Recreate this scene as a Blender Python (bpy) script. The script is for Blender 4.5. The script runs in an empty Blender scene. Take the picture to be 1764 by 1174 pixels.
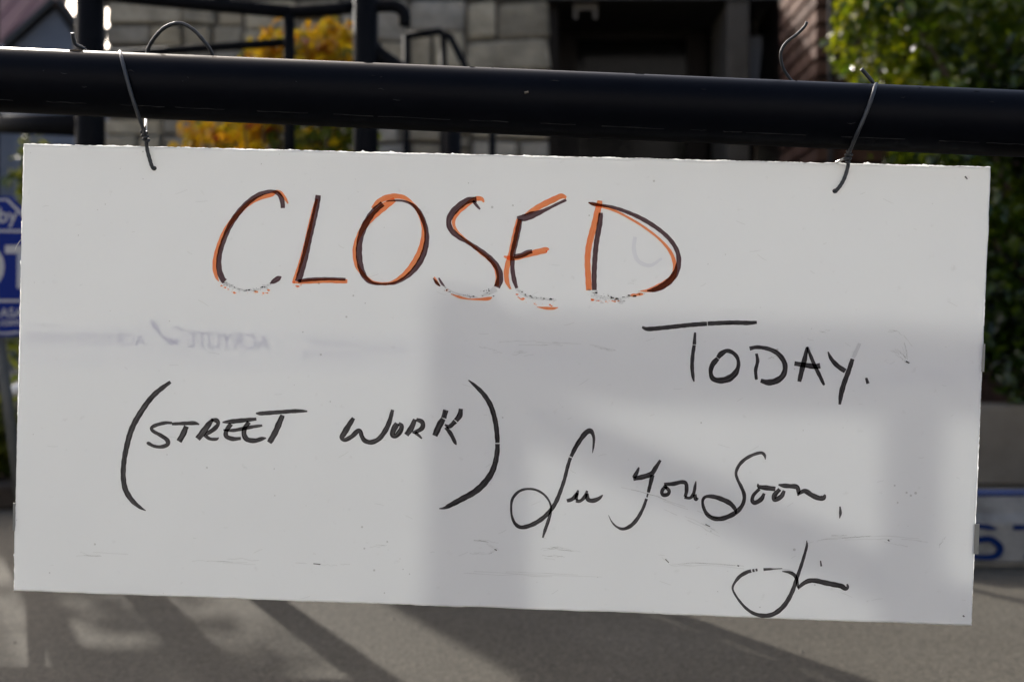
import bpy, bmesh, math, random
import numpy as np
from mathutils import Vector, Matrix, Quaternion

random.seed(7)
rng = np.random.default_rng(7)
sc = bpy.context.scene
COL = sc.collection
R = math.radians

# ------------------------------------------------------------------ camera
FPX, CX, CY, HC = 1715.0, 882.0, 587.0, 0.5      # the lens in photograph pixels, eye height
cam_d = bpy.data.cameras.new('camera')
cam = bpy.data.objects.new('camera', cam_d); COL.objects.link(cam)
cam_d.sensor_width = 36.0
cam_d.lens = FPX / 1764.0 * 36.0
cam_d.clip_start = 0.02
cam_d.clip_end = 2000.0
cam.location = (0, 0, HC)
cam.rotation_euler = (R(90), 0, 0)
cam_d.dof.use_dof = True
cam_d.dof.focus_distance = 0.795
cam_d.dof.aperture_fstop = 5.0
cam_d.dof.aperture_blades = 9
sc.camera = cam

# ------------------------------------------------------------------ sky, sun, exposure
SUN_AZ, SUN_EL = 31.0, 33.0                       # degrees left of the view, degrees up
world = bpy.data.worlds.new('World'); sc.world = world; world.use_nodes = True
wn = world.node_tree; wn.nodes.clear()
sky = wn.nodes.new('ShaderNodeTexSky'); sky.sky_type = 'NISHITA'; sky.sun_disc = False
sky.sun_elevation = R(SUN_EL); sky.sun_rotation = R(-SUN_AZ)
sky.air_density = 0.8; sky.dust_density = 5.0; sky.ozone_density = 1.0
bg = wn.nodes.new('ShaderNodeBackground'); bg.inputs['Strength'].default_value = 0.15
wo = wn.nodes.new('ShaderNodeOutputWorld')
wn.links.new(sky.outputs[0], bg.inputs[0]); wn.links.new(bg.outputs[0], wo.inputs[0])

S = Vector((-math.sin(R(SUN_AZ)) * math.cos(R(SUN_EL)), math.cos(R(SUN_AZ)) * math.cos(R(SUN_EL)), math.sin(R(SUN_EL))))
sun_d = bpy.data.lights.new('sun', 'SUN'); sun_d.energy = 3.0; sun_d.angle = R(0.53); sun_d.color = (1.0, 0.95, 0.88)
sun = bpy.data.objects.new('sun', sun_d); COL.objects.link(sun)
sun.location = S * 30
sun.rotation_euler = (-S).to_track_quat('-Z', 'Y').to_euler()

vs = sc.view_settings
sc.display_settings.display_device = 'sRGB'
vs.view_transform = 'Standard'; vs.look = 'None'; vs.gamma = 1.0; vs.use_curve_mapping = False
vs.exposure = 0.90
cy = sc.cycles
cy.use_denoising = True
cy.max_bounces = 14; cy.diffuse_bounces = 8; cy.glossy_bounces = 4; cy.transmission_bounces = 8; cy.transparent_max_bounces = 24
cy.sample_clamp_indirect = 6.0

# ------------------------------------------------------------------ helpers
def ray(x, y):
    return Vector(((x - CX) / FPX, 1.0, (CY - y) / FPX))

def P(x, y, D):
    """A point seen at photograph pixel x, y standing D metres deep."""
    r = ray(x, y) * D
    return Vector((r.x, r.y, r.z + HC))

def tag(o, label=None, cat=None, group=None, kind=None):
    if label: o['label'] = label
    if cat: o['category'] = cat
    if group: o['group'] = group
    if kind: o['kind'] = kind
    return o

def empty(name, loc, label, cat, group=None):
    o = bpy.data.objects.new(name, None); COL.objects.link(o)
    o.empty_display_size = 0.05
    o.location = loc
    return tag(o, label, cat, group)

def link(name, me, mat, parent=None, keep=True):
    o = bpy.data.objects.new(name, me); COL.objects.link(o)
    if mat is not None and len(me.materials) == 0: me.materials.append(mat)
    if parent is not None:
        o.parent = parent
        if keep: o.matrix_parent_inverse = Matrix.Translation(-root_loc(parent))
    return o

def root_loc(p):
    """Parents are unrotated empties or meshes: undo their offset so parts may be built in world space."""
    v = Vector(p.location)
    return v if p.parent is None else Vector((0, 0, 0))

class MB:
    def __init__(s): s.v = []; s.f = []; s.uv = None
    def box(s, x0, x1, y0, y1, z0, z1):
        b = len(s.v)
        s.v += [(x0,y0,z0),(x1,y0,z0),(x1,y1,z0),(x0,y1,z0),(x0,y0,z1),(x1,y0,z1),(x1,y1,z1),(x0,y1,z1)]
        s.f += [tuple(b+i for i in q) for q in ((0,3,2,1),(4,5,6,7),(0,1,5,4),(1,2,6,5),(2,3,7,6),(3,0,4,7))]
        return s
    def prism(s, poly, a, b, axis='y'):
        """poly: (x,z) pairs, extruded in y from a to b"""
        n = len(poly); k = len(s.v)
        s.v += [(x, a, z) for x, z in poly] + [(x, b, z) for x, z in poly]
        s.f += [tuple(k+i for i in range(n)), tuple(k+n+i for i in reversed(range(n)))]
        s.f += [(k+i, k+n+i, k+n+(i+1) % n, k+(i+1) % n) for i in range(n)]
        return s
    def tube(s, pts, rad, n=12, cap=True):
        pts = [Vector(p) for p in pts]
        if not hasattr(rad, '__len__'): rad = [rad] * len(pts)
        k = len(s.v)
        t0 = (pts[1] - pts[0]).normalized()
        nrm = t0.orthogonal().normalized()
        prev = t0
        for i, p in enumerate(pts):
            if i == 0: t = (pts[1] - p)
            elif i == len(pts) - 1: t = p - pts[i-1]
            else: t = pts[i+1] - pts[i-1]
            t.normalize()
            nrm = prev.rotation_difference(t) @ nrm; prev = t
            bi = t.cross(nrm)
            for j in range(n):
                a = 2 * math.pi * j / n
                s.v.append(tuple(p + (nrm * math.cos(a) + bi * math.sin(a)) * rad[i]))
        for i in range(len(pts) - 1):
            for j in range(n):
                s.f.append((k+i*n+j, k+i*n+(j+1) % n, k+(i+1)*n+(j+1) % n, k+(i+1)*n+j))
        if cap:
            s.f.append(tuple(k+j for j in reversed(range(n))))
            m = k + (len(pts) - 1) * n
            s.f.append(tuple(m+j for j in range(n)))
        return s
    def mesh(s, name, smooth=False):
        me = bpy.data.meshes.new(name)
        me.from_pydata(s.v, [], s.f); me.update()
        bm = bmesh.new(); bm.from_mesh(me); bmesh.ops.recalc_face_normals(bm, faces=bm.faces); bm.to_mesh(me); bm.free()
        if smooth: me.polygons.foreach_set('use_smooth', [True] * len(me.polygons))
        return me
    def build(s, name, mat, parent=None, smooth=False, bevel=0.0, seg=2):
        me = s.mesh(name, smooth)
        o = link(name, me, mat, parent)
        if bevel:
            md = o.modifiers.new('bevel', 'BEVEL'); md.width = bevel; md.segments = seg; md.limit_method = 'ANGLE'; md.angle_limit = R(40)
        return o

def spline(pts, n=8):
    """Catmull-Rom through points of any dimension."""
    p = [np.array(q, float) for q in pts]
    if len(p) < 3:
        return [p[0] + (p[1] - p[0]) * t for t in np.linspace(0, 1, n + 1)]
    out = []
    e = [2 * p[0] - p[1]] + p + [2 * p[-1] - p[-2]]
    for i in range(1, len(e) - 2):
        a, b, c, d = e[i-1:i+3]
        for t in np.arange(n) / n:
            out.append(.5 * ((2*b) + (-a + c) * t + (2*a - 5*b + 4*c - d) * t*t + (-a + 3*b - 3*c + d) * t**3))
    out.append(p[-1])
    return out

# ------------------------------------------------------------------ materials
def mat(name):
    m = bpy.data.materials.new(name); m.use_nodes = True
    nt = m.node_tree; nt.nodes.clear()
    out = nt.nodes.new('ShaderNodeOutputMaterial')
    return m, nt, out
def N(nt, t, **kw):
    n = nt.nodes.new('ShaderNode' + t)
    for k, v in kw.items():
        if k.startswith('i_'):
            n.inputs[k[2:].replace('_', ' ')].default_value = v
        else: setattr(n, k, v)
    return n
def ramp(nt, src, stops):
    r = nt.nodes.new('ShaderNodeValToRGB')
    el = r.color_ramp.elements
    while len(el) < len(stops): el.new(0.5)
    for e, (p, c) in zip(el, stops):
        e.position = p; e.color = (*c, 1) if len(c) == 3 else c
    nt.links.new(src, r.inputs[0]); return r
def coords(nt, scale=(1, 1, 1), kind='Object'):
    tc = N(nt, 'TexCoord'); mp = N(nt, 'Mapping')
    mp.inputs['Scale'].default_value = scale
    nt.links.new(tc.outputs[kind], mp.inputs[0]); return mp.outputs[0]
def world_coords(nt, scale=(1, 1, 1)):
    g = N(nt, 'NewGeometry'); mp = N(nt, 'Mapping'); mp.inputs['Scale'].default_value = scale
    nt.links.new(g.outputs['Position'], mp.inputs[0]); return mp.outputs[0]

def noisy(name, cols, scale=8, detail=6, rough=0.7, bump=0.2, bscale=60, spec=0.3, metallic=0.0, per_object=0.0, stretch=(1,1,1), bdist=0.004, coat=0.0, tints=None):
    """A principled surface whose colour wanders between a few stops, with fine relief."""
    m, nt, out = mat(name)
    v = world_coords(nt, stretch)
    n1 = N(nt, 'TexNoise', i_Scale=scale, i_Detail=detail, i_Roughness=0.6)
    nt.links.new(v, n1.inputs['Vector'])
    k = len(cols)
    r = ramp(nt, n1.outputs['Fac'], [(0.28 + 0.44 * i / max(1, k - 1), c) for i, c in enumerate(cols)])
    b = N(nt, 'BsdfPrincipled'); b.inputs['Roughness'].default_value = rough
    b.inputs['Specular IOR Level'].default_value = spec; b.inputs['Metallic'].default_value = metallic
    b.inputs['Coat Weight'].default_value = coat
    col = r.outputs[0]
    if per_object:
        oi = N(nt, 'ObjectInfo'); mr = N(nt, 'MapRange'); mr.inputs['To Min'].default_value = 1 - per_object; mr.inputs['To Max'].default_value = 1 + per_object
        nt.links.new(oi.outputs['Random'], mr.inputs['Value'])
        mx = N(nt, 'VectorMath', operation='SCALE'); nt.links.new(col, mx.inputs[0]); nt.links.new(mr.outputs[0], mx.inputs['Scale'])
        col = mx.outputs[0]
    if tints:
        oi2 = N(nt, 'ObjectInfo'); tr_ = ramp(nt, oi2.outputs['Random'], [(i / (len(tints) - 1), c) for i, c in enumerate(tints)])
        mt = N(nt, 'VectorMath', operation='MULTIPLY'); nt.links.new(col, mt.inputs[0]); nt.links.new(tr_.outputs[0], mt.inputs[1]); col = mt.outputs[0]
    nt.links.new(col, b.inputs['Base Color'])
    if bump:
        n2 = N(nt, 'TexNoise', i_Scale=bscale, i_Detail=5.0); nt.links.new(v, n2.inputs['Vector'])
        bp = N(nt, 'Bump'); bp.inputs['Strength'].default_value = bump; bp.inputs['Distance'].default_value = bdist
        nt.links.new(n2.outputs['Fac'], bp.inputs['Height']); nt.links.new(bp.outputs[0], b.inputs['Normal'])
    nt.links.new(b.outputs[0], out.inputs[0])
    return m

def make_board_mat():
    m, nt, out = mat('white_acrylic')
    v = coords(nt)
    d = N(nt, 'BsdfDiffuse'); t = N(nt, 'BsdfTranslucent')
    # fine specks of dirt and a slight unevenness in the sheet
    n1 = N(nt, 'TexNoise', i_Scale=9.0, i_Detail=4.0); nt.links.new(v, n1.inputs['Vector'])
    base = ramp(nt, n1.outputs['Fac'], [(0.3, (0.868, 0.872, 0.90)), (0.7, (0.90, 0.905, 0.93))])
    vo = N(nt, 'TexVoronoi', i_Scale=78.0, i_Randomness=1.0); nt.links.new(v, vo.inputs['Vector'])
    n2 = N(nt, 'TexNoise', i_Scale=14.0, i_Detail=2.0); nt.links.new(v, n2.inputs['Vector'])
    r2 = ramp(nt, n2.outputs['Fac'], [(0.42, (0.0, 0, 0)), (0.74, (0.10, 0.10, 0.10))])
    lt = N(nt, 'Math', operation='LESS_THAN'); nt.links.new(vo.outputs['Distance'], lt.inputs[0]); nt.links.new(r2.outputs[0], lt.inputs[1])
    n3 = N(nt, 'TexNoise', i_Scale=120.0, i_Detail=3.0); nt.links.new(v, n3.inputs['Vector'])
    sm = ramp(nt, n3.outputs['Fac'], [(0.66, (0, 0, 0)), (0.8, (0.22, 0.22, 0.22))])
    ad = N(nt, 'Math', operation='ADD'); ad.use_clamp = True
    sc7 = N(nt, 'Math', operation='MULTIPLY'); sc7.inputs[1].default_value = 0.65
    nt.links.new(lt.outputs[0], sc7.inputs[0])
    nt.links.new(sc7.outputs[0], ad.inputs[0]); nt.links.new(sm.outputs[0], ad.inputs[1])
    mx = N(nt, 'Mix', data_type='RGBA'); nt.links.new(ad.outputs[0], mx.inputs['Factor']); nt.links.new(base.outputs[0], mx.inputs['A']); mx.inputs['B'].default_value = (0.22, 0.20, 0.19, 1)
    nt.links.new(mx.outputs['Result'], d.inputs[0])
    t.inputs[0].default_value = (0.858, 0.885, 0.862, 1)
    ms = N(nt, 'MixShader'); ms.inputs[0].default_value = BOARD_T
    nt.links.new(d.outputs[0], ms.inputs[1]); nt.links.new(t.outputs[0], ms.inputs[2])
    g = N(nt, 'BsdfGlossy'); g.inputs['Roughness'].default_value = 0.28
    fr = N(nt, 'Fresnel'); fr.inputs[0].default_value = 1.42
    ms2 = N(nt, 'MixShader'); nt.links.new(fr.outputs[0], ms2.inputs[0]); nt.links.new(ms.outputs[0], ms2.inputs[1]); nt.links.new(g.outputs[0], ms2.inputs[2])
    nt.links.new(ms2.outputs[0], out.inputs[0])
    return m
BOARD_T = 0.46

def ink(name, lo, hi, streak=26.0, edge=0.0):
    """Marker ink: a thin filter on the sheet, streaky along the stroke, with darker wet edges."""
    m, nt, out = mat(name)
    uv = N(nt, 'UVMap'); mp = N(nt, 'Mapping'); mp.inputs['Scale'].default_value = (streak * .25, .55, 1)
    nt.links.new(uv.outputs[0], mp.inputs[0])
    n = N(nt, 'TexNoise', i_Scale=1.0, i_Detail=4.0, i_Roughness=0.6); nt.links.new(mp.outputs[0], n.inputs['Vector'])
    f = n.outputs['Fac']
    if edge:
        sp = N(nt, 'SeparateXYZ'); nt.links.new(uv.outputs[0], sp.inputs[0])
        k = N(nt, 'MapRange'); k.inputs['To Min'].default_value = -1.0; k.inputs['To Max'].default_value = 1.0; nt.links.new(sp.outputs[0], k.inputs['Value'])
        p2 = N(nt, 'Math', operation='MULTIPLY'); nt.links.new(k.outputs[0], p2.inputs[0]); nt.links.new(k.outputs[0], p2.inputs[1])
        ms = N(nt, 'Math', operation='MULTIPLY'); ms.inputs[1].default_value = edge; nt.links.new(p2.outputs[0], ms.inputs[0])
        sb = N(nt, 'Math', operation='SUBTRACT'); nt.links.new(f, sb.inputs[0]); nt.links.new(ms.outputs[0], sb.inputs[1]); f = sb.outputs[0]
    r = ramp(nt, f, [(0.30, lo), (0.66, hi)])
    t = N(nt, 'BsdfTransparent'); nt.links.new(r.outputs[0], t.inputs[0])
    nt.links.new(t.outputs[0], out.inputs[0])
    return m

def leaf_mat(name, cols, spec=0.5, rough=0.3, trans=0.45):
    m, nt, out = mat(name)
    at = N(nt, 'Attribute', attribute_name='tone')
    r = ramp(nt, at.outputs['Fac'], [(i / max(1, len(cols) - 1), c) for i, c in enumerate(cols)])
    b = N(nt, 'BsdfPrincipled'); b.inputs['Roughness'].default_value = rough; b.inputs['Specular IOR Level'].default_value = spec
    nt.links.new(r.outputs[0], b.inputs['Base Color'])
    t = N(nt, 'BsdfTranslucent')
    br = N(nt, 'VectorMath', operation='MULTIPLY'); br.inputs[1].default_value = (1.9, 1.7, 0.7)
    nt.links.new(r.outputs[0], br.inputs[0]); nt.links.new(br.outputs[0], t.inputs[0])
    ms = N(nt, 'MixShader'); ms.inputs[0].default_value = trans
    nt.links.new(b.outputs[0], ms.inputs[1]); nt.links.new(t.outputs[0], ms.inputs[2])
    nt.links.new(ms.outputs[0], out.inputs[0])
    return m

def plain(name, col, rough=0.6, spec=0.4, metallic=0.0):
    m, nt, out = mat(name)
    b = N(nt, 'BsdfPrincipled'); b.inputs['Base Color'].default_value = (*col, 1); b.inputs['Roughness'].default_value = rough
    b.inputs['Specular IOR Level'].default_value = spec; b.inputs['Metallic'].default_value = metallic
    v = world_coords(nt)
    n = N(nt, 'TexNoise', i_Scale=35.0, i_Detail=4.0); nt.links.new(v, n.inputs['Vector'])
    mr = N(nt, 'MapRange'); mr.inputs['To Min'].default_value = max(0.02, rough - 0.1); mr.inputs['To Max'].default_value = min(1, rough + 0.12)
    nt.links.new(n.outputs['Fac'], mr.inputs['Value']); nt.links.new(mr.outputs[0], b.inputs['Roughness'])
    nt.links.new(b.outputs[0], out.inputs[0])
    return m

def make_ground_mat():
    m, nt, out = mat('worn_concrete')
    v = world_coords(nt)
    big = N(nt, 'TexNoise', i_Scale=1.7, i_Detail=8.0, i_Roughness=0.62); nt.links.new(v, big.inputs['Vector'])
    r1 = ramp(nt, big.outputs['Fac'], [(0.25, (0.054, 0.048, 0.037)), (0.5, (0.071, 0.064, 0.050)), (0.75, (0.090, 0.082, 0.066))])
    vo = N(nt, 'TexVoronoi', i_Scale=210.0); nt.links.new(v, vo.inputs['Vector'])
    r2 = ramp(nt, vo.outputs['Color'], [(0.0, (0.62, 0.6, 0.57)), (0.5, (1.0, 1.0, 1.0)), (1.0, (1.35, 1.32, 1.28))])
    fine = N(nt, 'TexNoise', i_Scale=90.0, i_Detail=6.0, i_Roughness=0.7); nt.links.new(v, fine.inputs['Vector'])
    r3 = ramp(nt, fine.outputs['Fac'], [(0.3, (0.72, 0.72, 0.72)), (0.7, (1.22, 1.22, 1.2))])
    a = N(nt, 'VectorMath', operation='MULTIPLY'); nt.links.new(r1.outputs[0], a.inputs[0]); nt.links.new(r2.outputs[0], a.inputs[1])
    c = N(nt, 'VectorMath', operation='MULTIPLY'); nt.links.new(a.outputs[0], c.inputs[0]); nt.links.new(r3.outputs[0], c.inputs[1])
    b = N(nt, 'BsdfPrincipled'); b.inputs['Roughness'].default_value = 0.88; b.inputs['Specular IOR Level'].default_value = 0.25
    nt.links.new(c.outputs[0], b.inputs['Base Color'])
    bp = N(nt, 'Bump'); bp.inputs['Strength'].default_value = 0.5; bp.inputs['Distance'].default_value = 0.003
    bm_ = N(nt, 'Math', operation='ADD'); nt.links.new(vo.outputs['Distance'], bm_.inputs[0]); nt.links.new(fine.outputs['Fac'], bm_.inputs[1])
    nt.links.new(bm_.outputs[0], bp.inputs['Height']); nt.links.new(bp.outputs[0], b.inputs['Normal'])
    nt.links.new(b.outputs[0], out.inputs[0])
    return m

M = {
 'board': make_board_mat(),
 'black_ink': ink('black_marker_ink', (0.055, 0.05, 0.055), (0.25, 0.235, 0.25), 22, 0.16),
 'orange_ink': ink('orange_marker_ink', (1.0, 0.35, 0.17), (1.0, 0.53, 0.28), 22, 0.12),
 'bold_ink': ink('black_marker_heading_ink', (0.16, 0.09, 0.11), (0.28, 0.20, 0.22), 22, 0.14),
 'smudge': ink('faded_marker_smudge', (0.70, 0.70, 0.71), (0.97, 0.97, 0.97), 60),
 'ghost': ink('wiped_marker_ghost', (0.80, 0.80, 0.80), (0.97, 0.97, 0.97), 40),
 'scuff': ink('grey_scuff', (0.80, 0.80, 0.79), (0.985, 0.985, 0.98), 50),
 'print': ink('lavender_back_print', (0.10, 0.07, 0.26), (0.14, 0.10, 0.30), 1),
 'film': ink('clear_back_film', (0.90, 0.90, 0.93), (0.92, 0.92, 0.945), 1),
 'pipe': noisy('navy_black_pipe_paint', [(0.0016, 0.0022, 0.0042), (0.0028, 0.0036, 0.0062)], scale=18, rough=0.42, bump=0.06, bscale=260, spec=0.055, bdist=0.0006),
 'rail': noisy('black_rail_paint', [(0.0025, 0.003, 0.004), (0.005, 0.0055, 0.007)], scale=15, rough=0.62, bump=0.05, bscale=160, spec=0.05, bdist=0.0006),
 'wire': noisy('dark_grey_wire_sleeve', [(0.018, 0.021, 0.025), (0.042, 0.046, 0.052)], scale=60, rough=0.5, bump=0.4, bscale=700, spec=0.45, bdist=0.0004),
 'sunlit': plain('sunlit_wire', (0.62, 0.61, 0.58), 0.3, 0.5, 0.9),  # pale wire tone; sunlight on the rear strands is put into it
 'ground': make_ground_mat(),
 'stone': noisy('grey_limestone', [(0.125, 0.117, 0.098), (0.22, 0.208, 0.178), (0.31, 0.294, 0.252)], scale=7, rough=0.85, bump=0.8, bscale=26, per_object=0.12, bdist=0.016, tints=[(1.1, 1.0, .82), (.78, .8, .84), (1.2, 1.14, 1.0), (.72, .68, .6), (1.0, 1.0, 1.02), (1.25, 1.18, 1.02), (.85, .78, .66)]),
 'mortar': noisy('dark_mortar', [(0.075, 0.069, 0.058), (0.115, 0.106, 0.09)], scale=20, rough=0.95, bump=0.4),
 'brick': noisy('brown_red_brick', [(0.055, 0.026, 0.016), (0.10, 0.050, 0.033), (0.15, 0.088, 0.062)], scale=14, rough=0.85, bump=0.5, per_object=0.3),
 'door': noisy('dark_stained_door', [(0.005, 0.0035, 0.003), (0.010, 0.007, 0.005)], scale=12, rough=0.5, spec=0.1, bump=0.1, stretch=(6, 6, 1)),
 'dark_glass': plain('dark_door_glass', (0.003, 0.003, 0.003), 0.1, 0.09),
 'concrete': noisy('formed_concrete', [(0.105, 0.092, 0.074), (0.16, 0.142, 0.115)], scale=6, rough=0.9, bump=0.4, bscale=80),
 'soil': noisy('dark_soil', [(0.02, 0.015, 0.011), (0.05, 0.038, 0.028)], scale=30, rough=0.95, bump=0.9, bscale=50, bdist=0.02),
 'bark': noisy('brown_bark', [(0.05, 0.036, 0.026), (0.11, 0.085, 0.062)], scale=30, rough=0.9, bump=0.8, bscale=70),
 'siding': noisy('blue_grey_siding', [(0.12, 0.13, 0.155), (0.15, 0.16, 0.185)], scale=2, rough=0.7, bump=0.0, bscale=3),
 'roof': noisy('faded_red_roof', [(0.17, 0.078, 0.08), (0.22, 0.105, 0.105)], scale=1.3, rough=0.75, bump=0.0),
 'render': noisy('pale_render', [(0.56, 0.575, 0.60), (0.63, 0.645, 0.67)], scale=1.5, rough=0.9, bump=0.1),
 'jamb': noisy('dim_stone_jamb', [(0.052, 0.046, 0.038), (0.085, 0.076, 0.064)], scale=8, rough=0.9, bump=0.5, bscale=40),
 'brick_joint': noisy('dark_brick_joint', [(0.014, 0.011, 0.009), (0.024, 0.019, 0.016)], scale=20, rough=0.95, bump=0.3),  # one dark tone for the recessed joints between bricks
 'worn_edge': noisy('scratched_pipe_paint', [(0.010, 0.011, 0.012), (0.045, 0.045, 0.045)], scale=90, rough=0.6, bump=0.0, spec=0.1),
 'trim': plain('weathered_white_trim', (0.55, 0.54, 0.51), 0.6),
 'fascia': plain('dark_fascia', (0.035, 0.032, 0.03), 0.6),
 'sign_blue': noisy('blue_sign_face', [(0.006, 0.016, 0.125), (0.008, 0.021, 0.16)], scale=6, rough=0.6, bump=0.0, spec=0.08),
 'sign_white': plain('white_sign_print', (0.34, 0.34, 0.35), 0.45),
 'galv': noisy('dull_metal_stake', [(0.06, 0.06, 0.055), (0.10, 0.10, 0.092)], scale=30, rough=0.6, metallic=0.3, bump=0.05),
 'dark_metal': noisy('dull_dark_metal', [(0.03, 0.03, 0.032), (0.05, 0.05, 0.052)], scale=20, rough=0.7, bump=0.05, spec=0.1),
 'stop': noisy('worn_white_painted_concrete', [(0.075, 0.075, 0.072), (0.15, 0.15, 0.145), (0.185, 0.185, 0.178)], scale=16, rough=0.8, bump=0.5, bscale=90),
 'blue_paint': noisy('blue_road_paint', [(0.003, 0.012, 0.060), (0.004, 0.017, 0.080)], scale=30, rough=0.75, bump=0.1, spec=0.05),
 'cap_grey': plain('pale_lamp_cap', (0.6, 0.6, 0.58), 0.35, 0.5),
 'tape': plain('cloudy_clear_tab', (0.22, 0.22, 0.205), 0.3, 0.4),
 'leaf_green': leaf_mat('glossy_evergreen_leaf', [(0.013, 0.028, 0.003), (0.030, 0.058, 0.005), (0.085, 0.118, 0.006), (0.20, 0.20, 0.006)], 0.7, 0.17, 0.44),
 'leaf_autumn': leaf_mat('autumn_leaf', [(0.09, 0.010, 0.009), (0.24, 0.065, 0.010), (0.36, 0.19, 0.007), (0.38, 0.28, 0.008), (0.06, 0.09, 0.010)], 0.35, 0.5, 0.5),
 'leaf_plant': leaf_mat('young_plant_leaf', [(0.02, 0.035, 0.006), (0.085, 0.095, 0.010)], 0.3, 0.5, 0.4),
}

# ------------------------------------------------------------------ ground
g = MB(); g.v = [(-400, -400, 0), (400, -400, 0), (400, 400, 0), (-400, 400, 0)]; g.f = [(0, 1, 2, 3)]
ground = g.build('ground', M['ground']); tag(ground, 'pale speckled concrete pavement crossed by long shadows', 'pavement', kind='structure')

gm = MB(); rg = random.Random(31)
for k in range(520):
    gx, gy = rg.uniform(-1.3, 1.3), rg.uniform(1.2, 2.9); r0 = .0012 + .0034 * rg.random() ** 3; b0 = len(gm.v)
    for j in range(5): gm.v.append((gx + r0 * math.cos(j * 1.257 + k) * rg.uniform(.7, 1.3), gy + r0 * math.sin(j * 1.257 + k) * rg.uniform(.7, 1.3), 0.0004))
    gm.v.append((gx + rg.uniform(-.3, .3) * r0, gy, r0 * rg.uniform(.6, 1.1)))
    gm.f += [(b0 + j, b0 + (j + 1) % 5, b0 + 5) for j in range(5)]
grit = gm.build('grit', M['concrete'], None); tag(grit, 'loose grit scattered on the pavement below the board', 'grit', kind='stuff')

# ------------------------------------------------------------------ stone building with door and brick pier
WY = 5.0; WT = 2.215; WL = -2.054; WR = 0.195
bld = empty('stone_building', (0, WY, 0), 'grey stone building with a dark doorway and brick pier behind the railing', 'building')
back = MB(); back.box(WL + 0.012, WR - 0.012, WY + 0.04, WY + 0.34, 0, WT)
wall = back.build('stone_wall', M['mortar'], bld)
side = MB(); side.box(WL + 0.012, WL + 0.3, WY + 0.345, WY + 4.0, 0, WT); side.build('side_wall', M['mortar'], bld)
# one chamfered block shared by every stone
def block_mesh(name, seed, jit=0.03, cham=0.07):
    r = random.Random(seed)
    bm = bmesh.new(); bmesh.ops.create_cube(bm, size=1.0)
    for v in bm.verts: v.co += Vector((r.uniform(-jit, jit) * .4, r.uniform(-jit, jit), r.uniform(-jit, jit)))
    bmesh.ops.bevel(bm, geom=[e for e in bm.edges], offset=cham, segments=1, affect='EDGES', clamp_overlap=True)
    me = bpy.data.meshes.new(name); bm.to_mesh(me); bm.free()
    return me
stone_meshes = [block_mesh('stone', s, 0.10, 0.085) for s in range(9)]
for me in stone_meshes: me.materials.append(M['stone'])
def stone(par, x0, x1, z0, z1, y, depth=0.16):
    o = bpy.data.objects.new('stone', random.choice(stone_meshes)); COL.objects.link(o)
    o.parent = par
    o.location = ((x0 + x1) / 2, y + depth / 2 + random.uniform(-.02, .012), (z0 + z1) / 2)
    o.scale = (x1 - x0, depth, z1 - z0)
    return o
z = 0.0
def cell(x0, x1, z0, z1): stone(wall, x0 + .008, x1 - .008, z0 + .008, z1 - .008, WY)
while z < WT - 0.02:
    h = random.uniform(0.19, 0.28)
    if WT - (z + h) < 0.2: h = WT - z
    x = WL
    while x < WR - 0.02:
        w = random.choice((random.uniform(0.11, 0.18), random.uniform(0.18, 0.3), random.uniform(0.26, 0.40)))
        if WR - (x + w) < 0.12: w = WR - x
        if w < 0.16 and random.random() < 0.5:
            cell(x, x + w, z, z + h)
        else:
            zz_ = [z]; 
            for c_ in range(random.choice((1, 1, 1, 2))): zz_.append(0)
            n_ = len(zz_)
            cuts = sorted([z] + [z + h * (k_ + random.uniform(-.22, .22)) / n_ for k_ in range(1, n_)] + [z + h])
            for z0_, z1_ in zip(cuts[:-1], cuts[1:]):
                if w > 0.24 and random.random() < 0.6:
                    xm = x + w * random.uniform(.3, .7); cell(x, xm, z0_, z1_); cell(xm, x + w, z0_, z1_)
                else: cell(x, x + w, z0_, z1_)
        x += w
    z += h
# doorway: jambs, door leaf with glass, side light, threshold
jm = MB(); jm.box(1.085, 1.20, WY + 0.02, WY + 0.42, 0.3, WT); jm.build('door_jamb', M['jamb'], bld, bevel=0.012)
rv = MB(); rv.box(WR - 0.008, WR + 0.04, WY + 0.10, WY + 0.62, 0.3, WT); rv.build('door_jamb', M['door'], bld)
dr = MB()
dr.box(0.24, 0.36, WY + 0.50, WY + 0.56, 0.32, WT); dr.box(0.97, 1.08, WY + 0.50, WY + 0.56, 0.32, WT)
dr.box(0.361, 0.969, WY + 0.50, WY + 0.56, 0.32, 0.62); dr.box(0.361, 0.969, WY + 0.50, WY + 0.56, WT - 0.05, WT)
door = dr.build('door', M['door'], bld, bevel=0.006)
gl = MB(); gl.box(0.362, 0.968, WY + 0.525, WY + 0.535, 0.621, WT - 0.051); gl.build('glass_pane', M['dark_glass'], door)
nt_ = MB(); nt_.box(.312, .334, WY + .06, WY + .07, 2.135, 2.212); nt_.box(.412, .434, WY + .06, WY + .07, 2.135, 2.212); nt_.box(.3345, .4115, WY + .06, WY + .07, 2.18, 2.212); nt_.build('arch_plate', M['jamb'], bld)  # added piece standing for a pale arch-shaped mark in the doorway
hd = MB(); hd.tube([(0.93, WY + 0.46, 1.22), (0.93, WY + 0.44, 1.25), (0.93, WY + 0.44, 1.45), (0.93, WY + 0.46, 1.48)], 0.011); hd.build('handle', M['galv'], door, smooth=True)
sl = MB(); sl.box(1.203, 1.31, WY + 0.36, WY + 0.42, 0.3, WT); sl.build('side_panel', M['door'], bld)
st_ = MB(); st_.prism([(1.225, 1.72), (1.30, 1.72), (1.335, 2.12), (1.26, 2.12)], WY + 0.30, WY + 0.32); st_.build('slanted_panel', M['siding'], bld)  # added slanted panel standing for a pale strip beside the door
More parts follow.
